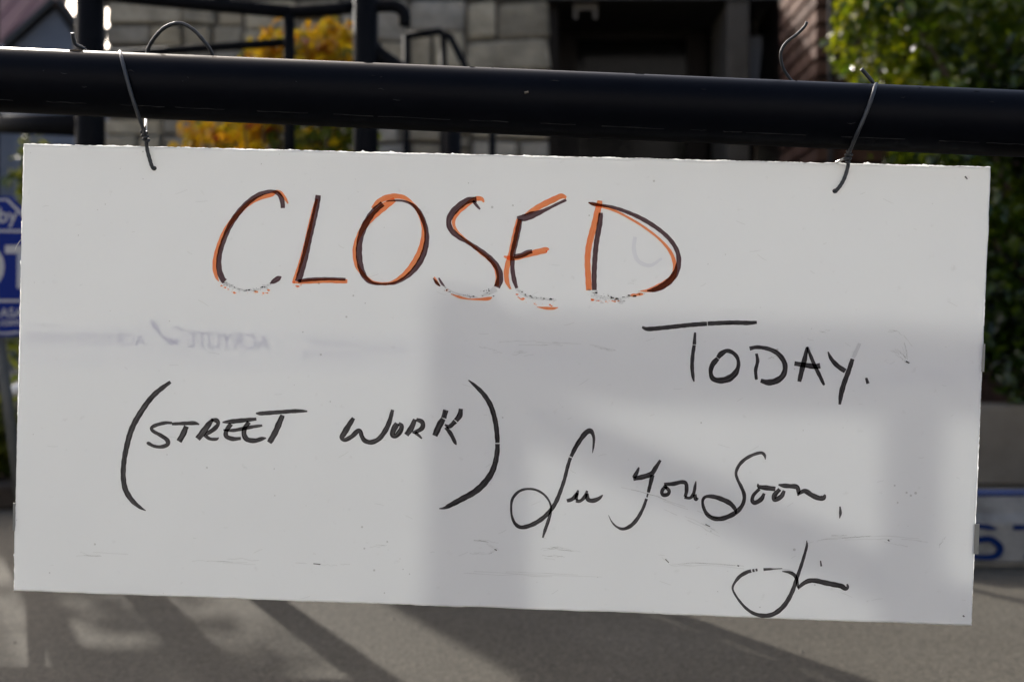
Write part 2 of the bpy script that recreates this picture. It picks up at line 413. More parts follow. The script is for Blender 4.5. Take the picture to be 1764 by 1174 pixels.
# brick pier
PX, PY, PW, PD = 1.315, 4.30, 0.66, 0.60
pc = MB(); pc.box(PX + .022, PX + PW - .022, PY + .022, PY + PD, 0, WT); pier = pc.build('brick_pier', M['brick_joint'], bld)
bmsh = block_mesh('brick', 3, 0.012, 0.03); bmsh.materials.append(M['brick'])
def brick(x0, x1, y0, y1, z0, z1):
    o = bpy.data.objects.new('brick', bmsh); COL.objects.link(o); o.parent = pier
    o.location = ((x0+x1)/2, (y0+y1)/2, (z0+z1)/2); o.scale = (x1-x0, y1-y0, z1-z0)
z = 0.0; k = 0
while z < WT - 0.07:
    e = 0.11 if k % 2 else 0.0
    x = PX
    first = True
    while x < PX + PW - .02:
        w = 0.215 if not (first and k % 2) else 0.102
        x1 = min(PX + PW, x + w); brick(x, x1 - .01, PY, PY + 0.1, z, z + .058); x = x1; first = False
    y = PY + (0.112 if k % 2 == 0 else 0.112)
    first = True
    while y < PY + PD - .02:
        w = 0.215 if not (first and k % 2) else 0.102
        y1 = min(PY + PD, y + w); brick(PX, PX + 0.1, y, y1 - .01, z, z + .058); y = y1; first = False
    z += 0.075; k += 1
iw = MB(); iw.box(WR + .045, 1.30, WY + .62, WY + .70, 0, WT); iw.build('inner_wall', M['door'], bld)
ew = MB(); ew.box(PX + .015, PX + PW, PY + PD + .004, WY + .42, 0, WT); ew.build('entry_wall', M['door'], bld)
rf = MB(); rf.box(WL - 0.02, 4.2, WY + 0.01, WY + 4.1, WT + 0.003, WT + 0.022); roof = rf.build('flat_roof', M['fascia'], bld)
pr = MB(); pr.box(PX + PW + .005, 4.1, WY, WY + 4.0, 0, WT); pr.build('right_wall', M['brick'], bld)
ch = MB(); ch.box(-2.13, -1.84, WY + 0.03, WY + 0.33, WT + .025, 5.2); ch.box(-2.16, -1.81, WY, WY + .36, 5.203, 5.33); ch.build('shadow_stack', M['stone'], roof, bevel=0.01)  # unseen stack added on the roof to cast the broad pavement shadow
dp = MB(); dp.tube([P(1431, 20, 4.2) + Vector((0, 0, 0.5)), P(1431, 20, 4.2) * 1.0, Vector((P(1431, 20, 4.2).x, 4.2, 0.02))], 0.011, 10); dp.build('conduit', M['dark_metal'], bld, smooth=True)
# landing and steps
lp = MB(); lp.box(-0.1, 1.30, 4.62, 5.01, 0.0, 0.32); lp.box(0.1, 1.2, 4.32, 4.615, 0.0, 0.16)
landing = lp.build('door_step', M['concrete'], None, bevel=0.008); tag(landing, kind='structure')

# ------------------------------------------------------------------ far gabled house
HY = 20.0
hs = empty('gabled_house', (P(60, 587, HY).x, HY, 0), 'far blue-grey house with a faded red roof and pointed gable', 'house')
gx0, gx1 = P(20, 0, HY).x, P(127, 0, HY).x; gp = P(96, -3, HY); ez = P(20, 74, HY).z
gw = MB(); gw.prism([(gx0, 0), (gx1, 0), (gx1, P(0, 50, HY).z - .12), (gp.x, gp.z - .22), (gx0, ez - .1)], HY, HY + 3.0); hw = gw.build('gable_wall', M['siding'], hs)
# lapped siding boards over the gable
zz = 2.0
while zz < gp.z - 0.35:
    def xr(zq):
        l = gx0 if zq < ez - .1 else gx0 + (zq - ez + .1) / (gp.z - .12 - ez) * (gp.x - gx0)
        rr = gx1 if zq < P(0, 50, HY).z - .12 else gx1 + (zq - P(0, 50, HY).z + .12) / (gp.z - .1 - P(0, 50, HY).z) * (gp.x - gx1)
        return l, rr
    l, rr = xr(zz + .14)
    sb = MB(); sb.prism([(l + .01, zz), (rr - .01, zz), (rr - .01, zz + .14), (l + .01, zz + .14)], HY - .03, HY - .002); sb.build('siding_board', M['siding'], hw)
    zz += 0.15
rk = MB()
def slab(a, b, t, y0, y1):
    d = Vector((b[0]-a[0], b[1]-a[1])); d.normalize(); n = Vector((-d.y, d.x)) * t
    if n.y < 0: n = -n
    return [(a[0], a[1]), (b[0], b[1]), (b[0]+n.x, b[1]+n.y), (a[0]+n.x, a[1]+n.y)]
rk.prism(slab((gx0 - .1, ez - .12), (gp.x, gp.z - .12), .12, 0, 0), HY - .25, HY + 3.0)
rk.prism(slab((gx1 + .03, P(0, 44, HY).z - .1), (gp.x + .004, gp.z - .118), .12, 0, 0), HY - .25, HY + 3.0)
rk.build('rake_trim', M['fascia'], hs)
mw = MB(); mw.box(gx0 - 7, gx0 - .05, HY + .6, HY + 6, 0, ez - .02); mw.build('main_wall', M['siding'], hs)
rfm = MB()
ey = HY + .35
rx1 = gx0 - .02
rfm.v = [(gx0 - 7, ey, ez), (rx1, ey, ez), (rx1, ey + 3.2, ez + 3.0), (gx0 - 7, ey + 3.2, ez + 3.0), (gx0 - 7, ey + 6.4, ez), (gx0 - 3.2, ey + 6.4, ez)]
rfm.f = [(0, 1, 2, 3), (3, 2, 5, 4), (0, 3, 4), (1, 5, 2), (0, 4, 5, 1)]
# keep the red slope to the left of the gable: standing seams run up it
rfo = rfm.build('roof', M['roof'], hs)
for i in range(15):
    xs = gx0 - 6.8 + i * 0.45
    sm = MB(); d = Vector((0, 3.2, 3.0)).normalized()
    sm.tube([(xs, ey + .02, ez + .02), (xs, ey + 3.15, ez + 2.97)], 0.03, 5); sm.build('roof_seam', M['roof'], rfo)
gt = MB(); gt.tube([(gx0 - 7, HY + .28, ez - .03), (gx0 + .2, HY + .28, ez - .06)], 0.09, 10); gt.build('gutter', M['trim'], hs, smooth=True)
for q in range(2):
    cxw = gx0 + .62; zw = 3.3 - 0 * q
wf = MB(); wf.box(gx0 + .25, gx0 + .95, HY - .07, HY - .031, 3.2, 4.3); wd = wf.build('window', M['trim'], hs)
wg = MB(); wg.box(gx0 + .31, gx0 + .89, HY - .08, HY - .071, 3.27, 4.23); wg.build('pane', M['dark_glass'], wd)

# the house stands square to its own street, which runs off to the left
for o in list(hs.children) + [c for q in hs.children for c in q.children]:
    if o.type == 'MESH' and o.name.split('.')[0] not in ('roof', 'roof_seam', 'gutter', 'main_wall'):
        for v_ in o.data.vertices: v_.co.x -= 0.47 * (v_.co.y - HY)
# ------------------------------------------------------------------ unseen pale building behind the viewer, added to bounce sunlight onto the board
ac = empty('bounce_building', (0, -11, 0), 'unseen pale two-storey building added across the street to bounce sunlight', 'building')
am = MB(); am.box(-16, 16, -19, -11, 0, 7.0); am.build('wall', M['render'], ac)
ap = MB(); ap.box(-16.1, 16.1, -19.1, -10.85, 7.003, 7.3); ap.build('cornice', M['trim'], ac)
for i in range(8):
    for zq in (1.0, 4.3):
        wf = MB(); wf.box(-14.6 + i * 4, -13.2 + i * 4, -11.0 + .003, -10.94, zq, zq + 1.7); w_ = wf.build('window', M['trim'], ac)
        wp = MB(); wp.box(-14.5 + i * 4, -13.3 + i * 4, -10.937, -10.93, zq + .1, zq + 1.6); wp.build('pane', M['dark_glass'], w_)

# ------------------------------------------------------------------ leaves
def leaves(name, material, parent, blobs, n, size, seed, tone=(0, 1), shell=0.55, up=0.3, tone_fn=None, kind='stuff'):
    """Thousands of folded leaf blades spread through a set of ellipsoids."""
    r = np.random.default_rng(seed)
    vol = np.array([b[3] * b[4] * b[5] for b in blobs]) ** (2 / 3); vol = vol / vol.sum()
    pick = r.choice(len(blobs), n, p=vol)
    d = r.normal(size=(n, 3)); d /= np.linalg.norm(d, axis=1)[:, None]
    rad = shell + (1 - shell) * r.random(n) ** 0.7
    rad *= 1 + 0.10 * r.normal(size=n)
    B = np.array(blobs)[pick]
    c = B[:, :3] + d * rad[:, None] * B[:, 3:6]
    nrm = d * 0.6 + r.normal(size=(n, 3)) * 0.55 + np.array([0, 0, up]); nrm /= np.linalg.norm(nrm, axis=1)[:, None]
    ax = np.cross(nrm, r.normal(size=(n, 3))); ax /= np.linalg.norm(ax, axis=1)[:, None]
    sd = np.cross(nrm, ax)
    L = size * (0.6 + 0.8 * r.random(n))[:, None]; W = L * (0.24 + 0.1 * r.random(n))[:, None]
    fold = nrm * W * 0.45
    v = np.stack([c - ax * L * .5, c - ax * L * .12 + sd * W + fold, c + ax * L * .2 + sd * W * .8 + fold, c + ax * L * .5 - nrm * L * .08,
                  c + ax * L * .2 - sd * W * .8 + fold, c - ax * L * .12 - sd * W + fold, c + ax * L * .05], 1).reshape(-1, 3)
    base = (np.arange(n) * 7)[:, None]
    tri = np.array([[0, 6, 1], [1, 6, 2], [2, 6, 3], [3, 6, 4], [4, 6, 5], [5, 6, 0]])
    f = (base[:, None, :] + tri[None]).reshape(-1, 3)
    me = bpy.data.meshes.new(name)
    me.vertices.add(len(v)); me.vertices.foreach_set('co', v.ravel())
    me.loops.add(f.size); me.loops.foreach_set('vertex_index', f.ravel().astype(np.int32))
    me.polygons.add(len(f)); me.polygons.foreach_set('loop_start', np.arange(0, f.size, 3, dtype=np.int32)); me.polygons.foreach_set('loop_total', np.full(len(f), 3, np.int32))
    me.update(); me.validate()
    t = tone[0] + (tone[1] - tone[0]) * r.random(n)
    if tone_fn is not None: t = tone_fn(c, t, r)
    a = me.attributes.new('tone', 'FLOAT', 'POINT'); a.data.foreach_set('value', np.repeat(np.clip(t, 0, 1), 7).astype(np.float32))
    o = link(name, me, material, parent)
    if kind: o['kind'] = kind
    return o

def twigs(parent, base, tips, mat_, r0=0.02, name='branch'):
    for t in tips:
        b = Vector(base) + Vector((random.uniform(-.04, .04), random.uniform(-.04, .04), 0)); t = Vector(t)
        m_ = b.lerp(t, .5) + Vector((random.uniform(-.06, .06), random.uniform(-.06, .06), .05))
        mb = MB(); pts = [Vector(q) for q in spline([b, m_, t], 5)]
        mb.tube(pts, [r0 * (1 - .8 * i / (len(pts) - 1)) for i in range(len(pts))], 6); mb.build(name, mat_, parent, smooth=True)

# glossy evergreen in the planter at the right
pl = MB(); pl.box(0.55, 4.0, 3.42, 3.60, 0, 0.28)
planter = pl.build('planter_wall', M['concrete'], None, bevel=0.015); tag(planter, 'low concrete planter wall below the evergreen shrub', 'planter wall')
bed = MB(); bed.box(0.6, 4.0, 3.602, 4.25, 0, 0.22); bedo = bed.build('planting_bed', M['soil']); tag(bedo, kind='structure')
sh = empty('evergreen_shrub', (2.2, 3.95, 0.22), 'tall glossy green evergreen shrub at the right by the brick pier', 'shrub')
rb = random.Random(21)
blobs = []
for i in range(46):
    a = rb.uniform(0, 2 * math.pi); q = math.sqrt(rb.random())
    zc = rb.uniform(0.45, 2.55)
    wdt = 1.0 if zc < 1.9 else 0.75
    blobs.append((2.28 + math.cos(a) * q * 0.92 * wdt, 3.90 + math.sin(a) * q * 0.42, zc, rb.uniform(.16, .30), rb.uniform(.14, .24), rb.uniform(.14, .28)))
blobs += [(1.62, 3.85, 2.15, .3, .2, .3), (1.7, 3.85, 1.75, .32, .2, .3), (1.66, 3.82, 1.35, .3, .2, .3), (2.0, 3.8, 2.0, .35, .2, .35), (1.9, 3.8, 1.2, .3, .2, .35), (1.45, 3.75, 1.95, .16, .14, .2), (1.5, 3.78, 1.6, .18, .14, .2), (1.29, 3.66, 2.02, .11, .12, .22), (1.27, 3.66, 1.62, .11, .12, .17), (1.33, 3.62, 1.40, .13, .13, .16), (1.24, 3.68, 1.72, .06, .07, .07), (1.38, 3.62, 1.8, .16, .14, .22), (1.55, 3.55, 1.25, .2, .16, .25), (1.75, 3.5, .75, .2, .15, .3), (1.62, 3.5, 1.0, .14, .14, .22), (1.85, 3.46, .42, .2, .14, .18), (1.6, 3.5, 1.75, .2, .16, .25), (1.9, 3.45, 1.45, .25, .16, .3)]
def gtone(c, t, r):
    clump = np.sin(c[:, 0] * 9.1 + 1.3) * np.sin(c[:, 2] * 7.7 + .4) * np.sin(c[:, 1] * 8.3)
    return t * 0.5 + 0.16 + 0.4 * clump + 0.14 * (c[:, 2] - 1.3) - .42 * (c[:, 0] - 1.62)  # leaves coloured yellower up and left, for sunlight shining through them
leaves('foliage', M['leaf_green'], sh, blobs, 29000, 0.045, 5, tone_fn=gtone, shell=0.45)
twigs(sh, (2.25, 3.92, 0.2), [(b[0], b[1], b[2]) for b in blobs[::3]], M['bark'], 0.022)

# autumn shrub behind the railing
au = empty('autumn_shrub', (-0.68, 3.05, 0), 'yellow and orange autumn shrub between the black posts', 'shrub')
ab = []
ra = random.Random(4)
def px3(x, y, D): q = P(x, y, D); return (q.x, q.y, q.z)
for (x, y, rr) in [(455, 82, .05), (475, 95, .07), (505, 88, .08), (540, 92, .08), (575, 88, .08), (520, 70, .05), (595, 100, .07), (560, 66, .045), (590, 70, .05),
                   (540, 130, .12), (470, 140, .12), (600, 140, .12), (420, 180, .12), (360, 232, .10), (400, 225, .10), (440, 228, .10), (330, 245, .08), (480, 240, .12), (540, 240, .14), (590, 250, .11), (560, 55, .025), (524, 52, .022), (458, 60, .02), (500, 58, .025), (540, 48, .02), (575, 45, .025), (598, 58, .03), (436, 96, .03), (610, 84, .04)]:
    dd = (3.5 if x < 415 and y > 150 else 3.0) + ra.uniform(-.1, .1)
    ab.append((*px3(x, y, dd), rr * 1.05, rr * 1.1, rr * 1.25))
for i in range(16): ab.append((-.56 + ra.uniform(-.12, .12), 3.02 + ra.uniform(-.1, .1), ra.uniform(.3, .95), .12, .12, .14))
def atone(c, t, r):
    # reds to the lower left and right, gold on top, green deep to the right and low
    xx = (c[:, 0] + 0.7) / 0.35; zz = (c[:, 2] - 1.15) / 0.25
    return 0.68 + 0.11 * r.normal(size=len(c)) + 0.14 * np.sin(c[:, 0] * 37) * np.sin(c[:, 2] * 29) + np.where((zz < 0.2) & (xx > -.1), 0.36, 0) - np.where((zz < .0) & (xx < -.55), 0.30, 0) - np.where(r.random(len(c)) < .1, .3, 0)
leaves('foliage', M['leaf_autumn'], au, ab, 3300, 0.042, 9, tone_fn=atone, shell=0.05)
twigs(au, (-.68, 3.05, 0), [(b[0], b[1], b[2]) for b in ab[::2]], M['bark'], 0.012)

# low plants at the left, in their own bed
lb = MB(); lb.box(-3.0, -1.42, 2.95, 4.6, 0, 0.07); lbo = lb.build('planting_bed', M['soil'], None, bevel=.01); tag(lbo, kind='structure')
for i, (x, y, D, s, lab) in enumerate([(6, 745, 3.15, .16, 'low yellow-green plant at the left edge beside the board'), (-40, 690, 3.4, .2, 'leafy green plant in the left bed behind the yard sign')]):
    c = P(x, y, D)
    p_ = empty('bedding_plant', (c.x, c.y, 0.07), lab, 'plant')
    leaves('foliage', M['leaf_plant'], p_, [(c.x, c.y, .07 + s * .8, s * .9, s * .8, s * .8)], 420, 0.055, 30 + i, shell=.2)
    twigs(p_, (c.x, c.y, .06), [(c.x + random.uniform(-.1, .1), c.y, .07 + s) for _ in range(5)], M['bark'], .006, 'stem')
yb = P(27, 290, 6.0)
ys = empty('golden_bush', (yb.x, yb.y, 0), 'small golden-green bush glimpsed left of the board above the blue sign', 'bush')
leaves('foliage', M['leaf_plant'], ys, [(yb.x + .12, yb.y, yb.z - .05, .16, .16, .26), (yb.x + .1, yb.y, .8, .3, .3, .5)], 900, 0.07, 44, shell=.2)
twigs(ys, (yb.x + .1, yb.y, 0), [(yb.x + .1, yb.y, 1.4), (yb.x + .18, yb.y, 1.2), (yb.x, yb.y, 1.1)], M['bark'], .014, 'stem')

# young tree left of the picture, whose crown dapples the pavement
tr = empty('young_tree', (-3.58, 6.0, 0), 'young tree left of the building whose crown shades the pavement', 'tree')
tm = MB(); tpts = [Vector(q) for q in spline([(-3.58, 6, -.02), (-3.57, 6.02, 1.3), (-3.52, 6, 2.6), (-3.45, 6, 3.6)], 6)]
tm.tube(tpts, [.045 * (1 - .75 * i / (len(tpts) - 1)) for i in range(len(tpts))], 9); tm.build('trunk', M['bark'], tr, smooth=True)
tb = [(-3.50 + rb.uniform(-.34, .34), 6 + rb.uniform(-.3, .3), 3.3 + rb.uniform(-.4, .45), .2, .2, .16) for _ in range(14)]
leaves('crown', M['leaf_autumn'], tr, tb, 1100, 0.06, 12, tone=(.55, 1.0), shell=.2)
twigs(tr, (-3.54, 6, 2.2), [(b[0], b[1], b[2]) for b in tb], M['bark'], .014)

# ------------------------------------------------------------------ rear pipe railing
RD = 2.56
rr_ = empty('rear_railing', (-1.085, RD, 0), 'black pipe railing with tall posts standing behind the board', 'railing')
def part(name, pts, rad, m='rail', par=None, n=14):
    mb = MB(); mb.tube(pts, rad, n); return mb.build(name, M[m], par or rr_, smooth=True)
def X_(x, D=RD): return P(x, 587, D).x
ax_, bx_ = X_(156), X_(628)
part('post', [(ax_, RD, 0), (ax_, RD, 1.85)], .036)
part('post', [(bx_, RD + .02, 0), (bx_, RD + .02, 1.85)], .033)
part('top_rail', [(ax_ - .0, RD, 1.822), (bx_ + .08, RD + .02, 1.822)], .029)
part('baluster', [(X_(380), RD + .01, 1.352), (X_(380), RD + .01, 1.82)], .021)
part('brace', [(ax_ + .02, RD + .005, 1.785), (X_(372), RD + .008, 1.65), (X_(372) + .3, RD + .01, 1.535)], .019)
part('mid_rail', [P(182, -8, RD), P(340, 7, RD), P(498, 21, RD)], .0165)
part('mid_rail', [P(498, 21, RD), P(560, 18, RD), P(612, 13, RD + .02)], .0155)
part('baluster', [P(498, 24, RD), P(498, 130, RD), (X_(498), RD, 0)], .0145)
part('lower_rail', [P(178, 95, RD), P(492, 73, RD)], .0105)
endpts = [P(645, 12, RD + .02), P(675, 11, RD + .02), P(690, 16, RD + .02), P(697, 28, RD + .02), P(697, 44, RD + .02)]
part('rail_return', [Vector(q) for q in spline(endpts, 5)], .0155)
part('stair_rail', [Vector(q) for q in spline([P(628, 62, RD + .03), P(650, 92, RD + .03), P(700, 128, RD + .02), P(782, 184, RD)], 5)], .022)
part('short_post', [P(780, 182, RD), (X_(780), RD, 0)], .022)
part('ramp_rail', [P(150, 216, RD), P(0, 214, 3.14), (-1.68, 3.2, 1.21)], .029)
part('post', [(-1.68, 3.2, 0), (-1.68, 3.2, 1.62)], .03)
part('short_post', [(-.855, RD, 0), (-.855, RD, .86)], .031)
part('short_rail', [(-.855, RD, .85), (ax_, RD, .85)], .022)

# far stair handrail by the door
fr_ = empty('stair_handrail', (P(763, 587, 4.3).x, 4.3, 0), 'slim black stair handrail sloping down in front of the stone wall', 'handrail')
part('rail', [P(702, 62, 4.3), P(760, 54, 4.3)], .0165, par=fr_)
part('rail', [P(758, 54, 4.3), P(776, 64, 4.28), P(800, 112, 4.2), P(830, 175, 4.1), P(850, 215, 4.05)], .0155, par=fr_)
part('post', [P(764, 54, 4.3), (P(764, 54, 4.3).x, 4.3, 0)], .0155, par=fr_)
part('post', [P(700, 60, 4.3), (P(700, 60, 4.3).x, 4.3, 0)], .015, par=fr_)
part('post', [P(848, 212, 4.05), (P(848, 212, 4.05).x, 4.05, 0)], .0155, par=fr_)

# ------------------------------------------------------------------ yard sign at the left
def text_mesh(s, size, bold=0.0, align='LEFT', spacing=1.0):
    cu = bpy.data.curves.new('lettering', 'FONT'); cu.body = s; cu.size = size; cu.offset = bold; cu.align_x = align; cu.space_character = spacing
    cu.resolution_u = 4
    o = bpy.data.objects.new('tmp', cu); COL.objects.link(o)
    dg = bpy.context.evaluated_depsgraph_get(); dg.update()
    me = bpy.data.meshes.new_from_object(o.evaluated_get(dg))
    bpy.data.objects.remove(o); bpy.data.curves.remove(cu)
    me.materials.clear()
    uvs = me.uv_layers or None
    if not me.uv_layers: me.uv_layers.new(name='UVMap')
    return me
def text_w(me):
    xs = [v.co.x for v in me.vertices]; return min(xs), max(xs)

YD = 2.2
pxm = YD / FPX
sx1 = P(74, 0, YD).x; sz1, sz0 = P(0, 338, YD).z, P(0, 580, YD).z
sw = 0.34; sx0 = sx1 - sw; scx = (sx0 + sx1) / 2; chm = 54 * pxm
ysn = empty('yard_sign', (P(44, 0, YD).x, YD, 0), 'blue yard sign with cut corners and white lettering at the left edge', 'yard sign')
def octo(x0, x1, z0, z1, c): return [(x0 + c, z0), (x1 - c, z0), (x1, z0 + c * .1), (x1, z1 - c), (x1 - c, z1), (x0 + c, z1), (x0, z1 - c), (x0, z0 + c * .1)]
pn = MB(); pn.prism(octo(sx0, sx1, sz0, sz1, chm), YD - .002, YD + .002); panel = pn.build('panel', M['sign_blue'], ysn)
def ringstrip(i0, i1, name):
    a = octo(sx0 + i0, sx1 - i0, sz0 + i0, sz1 - i0, chm); b = octo(sx0 + i1, sx1 - i1, sz0 + i1, sz1 - i1, chm)
    mb = MB(); n = len(a); mb.v = [(x, YD - .0028, z) for x, z in a] + [(x, YD - .0028, z) for x, z in b]
    mb.f = [(i, (i+1) % n, n + (i+1) % n, n + i) for i in range(n)]
    return mb.build(name, M['sign_white'], panel)
def reparent_world(o, par): return o
ringstrip(.006, .010, 'border_line')
for yy in (398, 518):
    q = MB(); zq = P(0, yy, YD).z; q.box(sx0 + .008, sx1 - .008, YD - .0032, YD - .0024, zq - .0028, zq + .0028); q.build('rule_line', M['sign_white'], panel)
def sign_text(s, size, xr_px, yb_px, bold=0.0, sx=1.0):
    me = text_mesh(s, size, bold); lo, hi = text_w(me)
    zb = P(0, yb_px, YD).z; xr = P(xr_px, 0, YD).x
    for v in me.vertices:
        x, y = v.co.x, v.co.y
        v.co = Vector((xr + (x - hi) * sx, YD - .003, zb + y))
    o = link('lettering', me, M['sign_white'], panel); return o
sign_text('Secured by', 36 * pxm, 32, 383, .0006)
sign_text('ADT', 101 * pxm, 64, 494, .0035, 0.86)
sign_text('ASA', 22 * pxm, 41, 546, .0004)
sign_text('ADT.com', 19 * pxm, 36, 560, .0003)
stk = MB(); stk.tube([P(-4, 560, YD + .012), P(14, 700, YD + .012), (P(46, 0, YD).x, YD + .012, 0)], .012, 8); stk.build('stake', M['galv'], ysn, smooth=True)

# garden light
pb = P(32, 676, 3.0)
gl_ = empty('garden_light', (pb.x, pb.y, .07), 'small garden light with a pale cap peeking out left of the board', 'garden light')
cp = MB(); cp.tube([pb + Vector((-.03, 0, -.008)), pb + Vector((-.02, 0, .002)), pb + Vector((.06, 0, .030)), pb + Vector((.075, 0, .03))], [.008, .017, .022, .012], 12); cp.build('cap', M['cap_grey'], gl_, smooth=True)
bd_ = MB(); bd_.tube([pb + Vector((.02, 0, -.02)), pb + Vector((.025, 0, -.06)), pb + Vector((.025, 0, -.07)), (pb.x + .025, pb.y, .07)], [.03, .028, .01, .008], 12); bd_.build('body', M['fascia'], gl_, smooth=True)

# ------------------------------------------------------------------ wheel stop at the right
WD = 2.19
ws = empty('wheel_stop', (P(1750, 0, WD).x, WD, 0), 'worn white concrete wheel stop with blue numerals on the pavement', 'wheel stop')
wx0, wx1 = P(1560, 0, WD).x, P(1560, 0, WD).x + 1.5
prof = [(WD, 0.012), (WD + .003, .10), (WD + .022, .118), (WD + .034, .152), (WD + .045, .158), (WD + .12, .158), (WD + .15, .1), (WD + .155, .012)]
wm = MB(); n = len(prof)
wm.v = [(wx0, y, z) for y, z in prof] + [(wx1, y, z) for y, z in prof]
wm.f = [tuple(range(n)), tuple(reversed(range(n, 2 * n)))] + [(i, n + i, n + (i + 1) % n, (i + 1) % n) for i in range(n)]
body = wm.build('body', M['stop'], ws, bevel=.005)
ft = MB(); ft.box(wx0 + .1, wx0 + .3, WD + .02, WD + .14, 0, .014); ft.box(wx1 - .3, wx1 - .1, WD + .02, WD + .14, 0, .014); ft.build('foot', M['stop'], ws)
tp = MB(); tp.box(wx0 + .001, wx1 - .001, WD + .046, WD + .092, .1585, .1592); tp.box(wx0 + .001, wx1 - .001, WD + .0335, WD + .0345, .153, .1585); tp.build('blue_top_stripe', M['blue_paint'], body)
def strip_world(path, D, name, m, parent):
    pts = [P(x, y, D) for x, y, w in path]; ws_ = [w * D / FPX for *_, w in path]
    sp = spline([(p.x, p.z, w) for p, w in zip(pts, ws_)], 6)
    mb = MB()
    for i, q in enumerate(sp):
        a = sp[max(0, i-1)]; b = sp[min(len(sp)-1, i+1)]; t = np.array([b[0]-a[0], b[1]-a[1]]); t /= np.linalg.norm(t) + 1e-9
        nx, nz = -t[1], t[0]
        for s_ in (1, -1): mb.v.append((q[0] + nx * q[2] / 2 * s_, D, q[1] + nz * q[2] / 2 * s_))
    mb.f = [(2*i, 2*i+1, 2*i+3, 2*i+2) for i in range(len(sp) - 1)]
    return mb.build(name, m, parent)
strip_world([(1660, 903, 8), (1690, 906, 8), (1705, 908, 8), (1717, 911, 3)], WD - .0016, 'numeral', M['blue_paint'], body)
strip_world([(1664, 903, 9), (1660, 930, 9), (1680, 930, 11), (1705, 928, 11), (1721, 939, 12), (1722, 950, 12), (1712, 958, 11), (1690, 959, 9), (1668, 956, 8)], WD - .0026, 'numeral', M['blue_paint'], body)
strip_world([(1746, 908, 9), (1770, 908, 9), (1790, 909, 9), (1780, 935, 9), (1768, 962, 9)], WD - .0016, 'numeral', M['blue_paint'], body)

# ------------------------------------------------------------------ front pipe rail
def dpipe(x): return 0.8055 - 0.0209 * (x - 40) / 1667.0
PR = 0.0257
pa = empty('pipe_rail', (P(-700, 0, .815).x, .815, 0), 'thick navy black pipe rail the board hangs from', 'rail')
def paxis(x): return P(x, 137.5 + 0.0432 * x, dpipe(x))
part('rail', [paxis(-760), paxis(-300), paxis(200), paxis(700), paxis(1200), paxis(1700), paxis(2200), paxis(2560)], PR, 'pipe', pa, 48)
for xx in (-720, 2520):
    q = paxis(xx); part('post', [(q.x, q.y, 0), (q.x, q.y, q.z)], PR * .98, 'pipe', pa, 24)
rsm = random.Random(17)
def pipe_surf(x, a):
    q = paxis(x); return q + Vector((0, -math.cos(a) * (PR + .00012), math.sin(a) * (PR + .00012)))
xq = -40
while xq < 1800:
    ln = rsm.uniform(25, 130); n_ = 6
    sm_ = MB(); sm_.tube([pipe_surf(xq + ln * i / n_, R(-50 + rsm.uniform(-.8, .8))) for i in range(n_ + 1)], [.00012 + .00022 * rsm.random() for i in range(n_ + 1)], 5); sm_.build('seam_scratch', M['worn_edge'], pa)
    xq += ln + rsm.uniform(5, 60)
for k in range(26):
    xq = rsm.uniform(-30, 1790); aa = rsm.uniform(-30, 80); ln = rsm.uniform(2, 16)
    sm_ = MB(); sm_.tube([pipe_surf(xq, R(aa)), pipe_surf(xq + ln * .5, R(aa + rsm.uniform(-1.5, 1.5))), pipe_surf(xq + ln, R(aa + rsm.uniform(-2, 2)))], [.0001, .0003, .0001], 5); sm_.build('surface_nick', M['worn_edge'], pa)
rp_ = MB(); rp_.tube([pipe_surf(x_, R(62)) for x_ in (131, 138, 146, 154)], [.0004, .0011, .0012, .0005], 6); rp_.build('rust_spot', M['bark'], pa)
cv = P(907, 162, dpipe(907) - PR * .9)
dt = MB(); dt.tube([cv + Vector((-.0015, -.0032, 0)), cv + Vector((.0015, -.0032, .0008))], .0009, 6); dt.build('paint_chip', M['concrete'], pa)

# ------------------------------------------------------------------ the board
d1 = 0.8055
C4 = [(40, 248, 1.0), (1707, 288, 0.97395408), (1674, 1077, 0.98312458), (23, 1017, 1.00917049)]
W4 = [P(x, y, d1 * k) for x, y, k in C4]
O0 = W4[0]
U = (W4[1] - W4[0]); V = (W4[3] - W4[0]); BW, BH = U.length, V.length
un = U.normalized(); vn_ = (V - un * V.dot(un)).normalized(); nn = un.cross(vn_).normalized()   # nn points away from the camera or to it
if nn.y < 0: nn = -nn
TH = 0.0016
bmx = Matrix(((un.x, nn.x, -vn_.x, O0.x), (un.y, nn.y, -vn_.y, O0.y), (un.z, nn.z, -vn_.z, O0.z), (0, 0, 0, 1)))
board = bpy.data.objects.new('closed_sign', None); COL.objects.link(board); board.matrix_world = bmx; board.empty_display_size = .05
tag(board, 'white acrylic board hand-lettered CLOSED TODAY hanging from the pipe rail', 'sign')
binv = bmx.inverted()
def B(x, y):
    """Photograph pixel to board-plane metres: (along, up) from the top left corner."""
    r = ray(x, y); cam_l = Vector((0, 0, HC))
    t = (O0 - cam_l).dot(nn) / r.dot(nn)
    l = binv @ (cam_l + r * t)
    return l.x, l.z
corner = [B(x, y) for x, y, k in C4]
